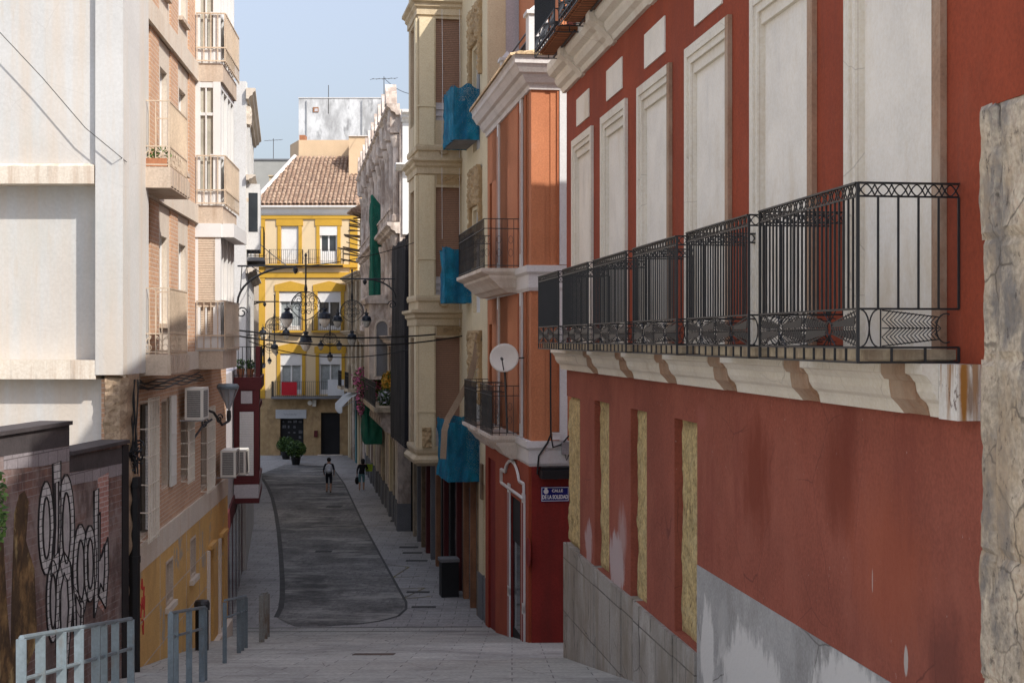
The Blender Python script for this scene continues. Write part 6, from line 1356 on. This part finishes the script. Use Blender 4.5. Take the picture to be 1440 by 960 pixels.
def bracket_arm(pw, pe, y, r, label, sc=1.0, drop=1.0):
    """arm from a wall point to an end point with a curved brace"""
    a, b = P(*pw, y), P(*pe, y); t = thing('lamp_bracket', label, 'bracket', a, 'iron arms carrying the hanging lamps'); o = MB(); d = (b - a); o.tube([a, b], r, 6); o.build('arm', m_iron, t)
    o = MB(); L_ = d.length; u = d.normalized(); Z_ = Vector((0, 0, 1)); bl_ = min(L_ * .55, 1.6 * sc)
    o.tube([a - Z_ * drop * sc + (u * bl_ * (1 - math.cos(x)) + Z_ * drop * sc * math.sin(x) * .98) for x in [i * math.pi / 20 for i in range(11)]], r * 1.15, 6)
    for k in range(1, 5): x = k * math.pi / 10; q = a - Z_ * drop * sc + (u * bl_ * (1 - math.cos(x)) + Z_ * drop * sc * math.sin(x)); o.bar(q, a + u * .12 * k * sc, .022)
    o.tube([a - Z_ * (drop + .25) * sc + (u * math.cos(v) + Z_ * math.sin(v)) * .16 * sc * (1 - v / 12) + u * .12 for v in [i * .55 for i in range(15)]], .022, 5); o.lathe(a + u * bl_ - Z_ * .12, [(.02, -.1), (.07, -.03), (.07, .05), (.02, .1)], 8); o.build('brace', m_iron, t)
bracket_arm((334, 374), (482, 374), 40, .028, 'long iron arm from the left wall carrying the largest lamp', 1.05)
bracket_arm((556, 392), (478, 392), 52, .026, 'iron arm with curved brace from the black netted facade', 1.0, .7)
bracket_arm((348, 424), (392, 424), 62, .03, 'iron arm reaching from the pale houses on the left', .8, .6)
# cables across the street
def cable(p0, p1, sag, r, label, n=24):
    a, b = P(*p0), P(*p1); o = MB(); o.tube([a.lerp(b, i / n) - Vector((0, 0, sag * 4 * (i / n) * (1 - i / n))) for i in range(n + 1)], r, 5); solo('overhead_cable', o, m_rubber, label, 'cable', 'cables strung across the street')
cable((332, 464, 38), (612, 470, 42.4), .15, .024, 'thick black cable crossing the street, upper of the two thick ones')
cable((333, 472, 37.5), (652, 472, 42.6), .28, .022, 'thick black cable crossing the street, lower of the two thick ones')
cable((340, 476, 52), (590, 488, 48), .5, .018, 'thin cable crossing low in front of the white roller shutters')
cable((352, 330, 58), (404, 374, 40.2), .05, .014, 'thin wire slanting from the pale houses down to the largest lamp arm')
cable((430, 374, 40), (612, 330, 44), .15, .012, 'thin wire from the largest lamp rising to the black net')
# ------------------------------------------------------------------ people
def figure(name, label, base, pose, mats, hgt, hair_long=False):
    """pose: dict of joint -> (x,y,z) for a 1.75 m figure facing +y"""
    t = thing(name, label, 'person', base); k = hgt / 1.75
    J = ['pel', 'spi', 'che', 'nek', 'hed', 'hdt', 'shL', 'elL', 'wrL', 'haL', 'shR', 'elR', 'wrR', 'haR', 'hiL', 'knL', 'anL', 'toL', 'hiR', 'knR', 'anR', 'toR']
    E = [('pel', 'spi'), ('spi', 'che'), ('che', 'nek'), ('nek', 'hed'), ('hed', 'hdt'), ('che', 'shL'), ('shL', 'elL'), ('elL', 'wrL'), ('wrL', 'haL'), ('che', 'shR'), ('shR', 'elR'), ('elR', 'wrR'), ('wrR', 'haR'), ('pel', 'hiL'), ('hiL', 'knL'), ('knL', 'anL'), ('anL', 'toL'), ('pel', 'hiR'), ('hiR', 'knR'), ('knR', 'anR'), ('anR', 'toR')]
    RD = dict(pel=.145, spi=.135, che=.15, nek=.055, hed=.095, hdt=.08, shL=.07, elL=.045, wrL=.032, haL=.035, shR=.07, elR=.045, wrR=.032, haR=.035, hiL=.10, knL=.06, anL=.042, toL=.038, hiR=.10, knR=.06, anR=.042, toR=.038)
    me = bpy.data.meshes.new('body'); me.from_pydata([tuple(Vector(pose[j]) * k) for j in J], [(J.index(a), J.index(b)) for a, b in E], [])
    o = bpy.data.objects.new('body', me); COL.objects.link(o); o.modifiers.new('skin', 'SKIN'); sk = me.skin_vertices[0].data if me.skin_vertices else None
    if sk is None:
        bpy.context.view_layer.objects.active = o; me.skin_vertices.new() if hasattr(me.skin_vertices, 'new') else None
    for i, j in enumerate(J): me.skin_vertices[0].data[i].radius = (RD[j] * k, RD[j] * k * (.75 if j in ('pel', 'spi', 'che') else 1)); me.skin_vertices[0].data[i].use_root = (i == 0)
    ss_ = o.modifiers.new('sub', 'SUBSURF'); ss_.levels = 2; ss_.render_levels = 2
    dg = bpy.context.evaluated_depsgraph_get(); m2 = bpy.data.meshes.new_from_object(o.evaluated_get(dg)); bpy.data.objects.remove(o)
    m2.materials.clear()
    for m in mats: m2.materials.append(m)
    zh, zs, zn = pose['pel'][2] * k, pose['knL'][2] * k, pose['nek'][2] * k
    for p in m2.polygons:
        c = p.center; p.use_smooth = True
        if c.z > zn - .02: p.material_index = 0
        elif c.z > zh - .03 * k:
            far = abs(c.x) > .27 * k and c.z < 1.17 * k
            p.material_index = 0 if far else 1
        elif c.z > zs - .02 * k and abs(c.x) < .22 * k: p.material_index = 2
        elif c.z < .085 * k: p.material_index = 3
        else: p.material_index = 0
    b = bpy.data.objects.new('body', m2); COL.objects.link(b); b.parent = t
    hd = Vector(pose['hed']) * k + Vector(base); mb = MB(); mb.sphere(hd + Vector((0, -.015, .05)), .108 * k, 12, 9, sz=1.08, rough=.08, sc=6)
    if hair_long: mb.sphere(hd + Vector((0, -.06, -.05)), .1 * k, 10, 8, sz=1.4, rough=.1)
    mb.build('hair', m_hair, t, smooth=True)
    mb = MB()
    for w, sd in (('wrL', -1), ('wrR', 1)):
        q = Vector(pose[w]) * k + Vector(base); h = Vector(pose['ha' + w[2]]) * k + Vector(base); d = (h - q).normalized()
        for f in range(4): a = h + Vector((0, (f - 1.5) * .017, 0)); mb.tube([a, a + d * .045 + Vector((0, .005, 0)), a + d * (.08 - .008 * abs(f - 1.3)) + Vector((-sd * .012, .01, 0))], [.010, .009, .007], 5)
        mb.tube([q + d * .03, q + d * .06 + Vector((0, .035, 0)), q + d * .095 + Vector((0, .04, 0))], [.012, .010, .008], 5)
    mb.build('fingers', m_skin, t, smooth=True)
    return t, k
pose = dict(pel=(0, 0, .95), spi=(0, .02, 1.12), che=(0, .03, 1.36), nek=(0, .04, 1.5), hed=(0, .06, 1.62), hdt=(0, .06, 1.7), shL=(-.19, .03, 1.41), elL=(-.27, -.02, 1.14), wrL=(-.25, .13, .93), haL=(-.245, .16, .87), shR=(.19, .03, 1.41), elR=(.27, -.06, 1.14), wrR=(.26, -.02, .9), haR=(.26, 0, .84),
            hiL=(-.1, 0, .9), knL=(-.11, .1, .5), anL=(-.11, -.02, .09), toL=(-.12, .14, .04), hiR=(.1, 0, .9), knR=(.1, .03, .49), anR=(.1, -.16, .12), toR=(.1, -.05, .035))
g = gp(462.5, 692.5)
figure('person', 'person in dark shirt and shorts walking away with a pale backpack', g, pose, [m_skin, m_navy, m_navy, m_blackcl], 1.74)
bp = thing('backpack', 'pale grey backpack worn by the walking person in dark shorts', 'backpack', g + Vector((.02, -.17, 1.0)))
c = g + Vector((.02, -.19, 1.22)); mb = MB(); mb.sphere(c, .2, 14, 10, sx=.95, sy=.6, sz=1.25, rough=.1, sc=4); mb.build('pack', m_bag, bp, smooth=True); mb = MB(); mb.sphere(c + Vector((0, -.1, -.09)), .13, 12, 8, sx=1, sy=.5, sz=.8); mb.build('pocket', m_bag, bp, smooth=True)
for sg in (-1, 1): mb = MB(); mb.tube([c + Vector((sg * .1, .05, .22)), g + Vector((sg * .14, .0, 1.47)), g + Vector((sg * .15, .14, 1.38))], .022, 5); mb.build('strap', m_navy, bp)
pose2 = dict(pose); pose2.update(spi=(.01, .05, 1.1), che=(.03, .12, 1.32), nek=(.04, .17, 1.44), hed=(.05, .2, 1.55), hdt=(.05, .2, 1.63), shL=(-.15, .1, 1.36), elL=(-.24, .06, 1.1), wrL=(-.25, .1, .87), haL=(-.25, .11, .81), shR=(.21, .12, 1.37), elR=(.3, .2, 1.16), wrR=(.24, .42, 1.14), haR=(.22, .48, 1.15), knR=(.1, .1, .5), anR=(.11, -.02, .09), toR=(.11, .12, .04), knL=(-.1, .02, .5), anL=(-.1, -.1, .1), toL=(-.1, .04, .035))
g = gp(508.5, 690.5)
figure('person', 'person in black top and teal shorts bending slightly by the shop fronts', g, pose2, [m_skin, m_blackcl, m_teal, m_wtext], 1.68, True)
mb = MB(); c = g + Vector((-.24, .1, .6)); hb = thing('handbag', 'black bag held low by the person in teal shorts', 'bag', c - Vector((0, 0, .22))); mb.sphere(c - Vector((0, 0, .06)), .17, 12, 8, sx=.7, sy=1, sz=1.15, rough=.1); mb.build('pouch', m_blackcl, hb, smooth=True); mb = MB(); mb.tube([c + Vector((0, .1 * math.cos(a), .08 + .13 * math.sin(a))) for a in [math.pi * k / 8 for k in range(9)]], .012, 5); mb.build('handle', m_blackcl, hb)
c = gp(514, 676) ; c.z = 1.15; t = thing('shopping_bag', 'bright yellow green bag beside the person in teal shorts', 'bag', (c.x, g.y + .5, .95)); mb = MB(); b0 = Vector((g.x + .33, g.y + .45, .98)); mb.hexa([b0 + Vector(v) for v in ((-.17, -.08, 0), (.17, -.08, 0), (.17, .08, 0), (-.17, .08, 0), (-.2, -.05, .36), (.2, -.05, .36), (.2, .05, .36), (-.2, .05, .36))]); mb.build('sack', mat('lime plastic', (.25, .35, .02), rough=.6), t)
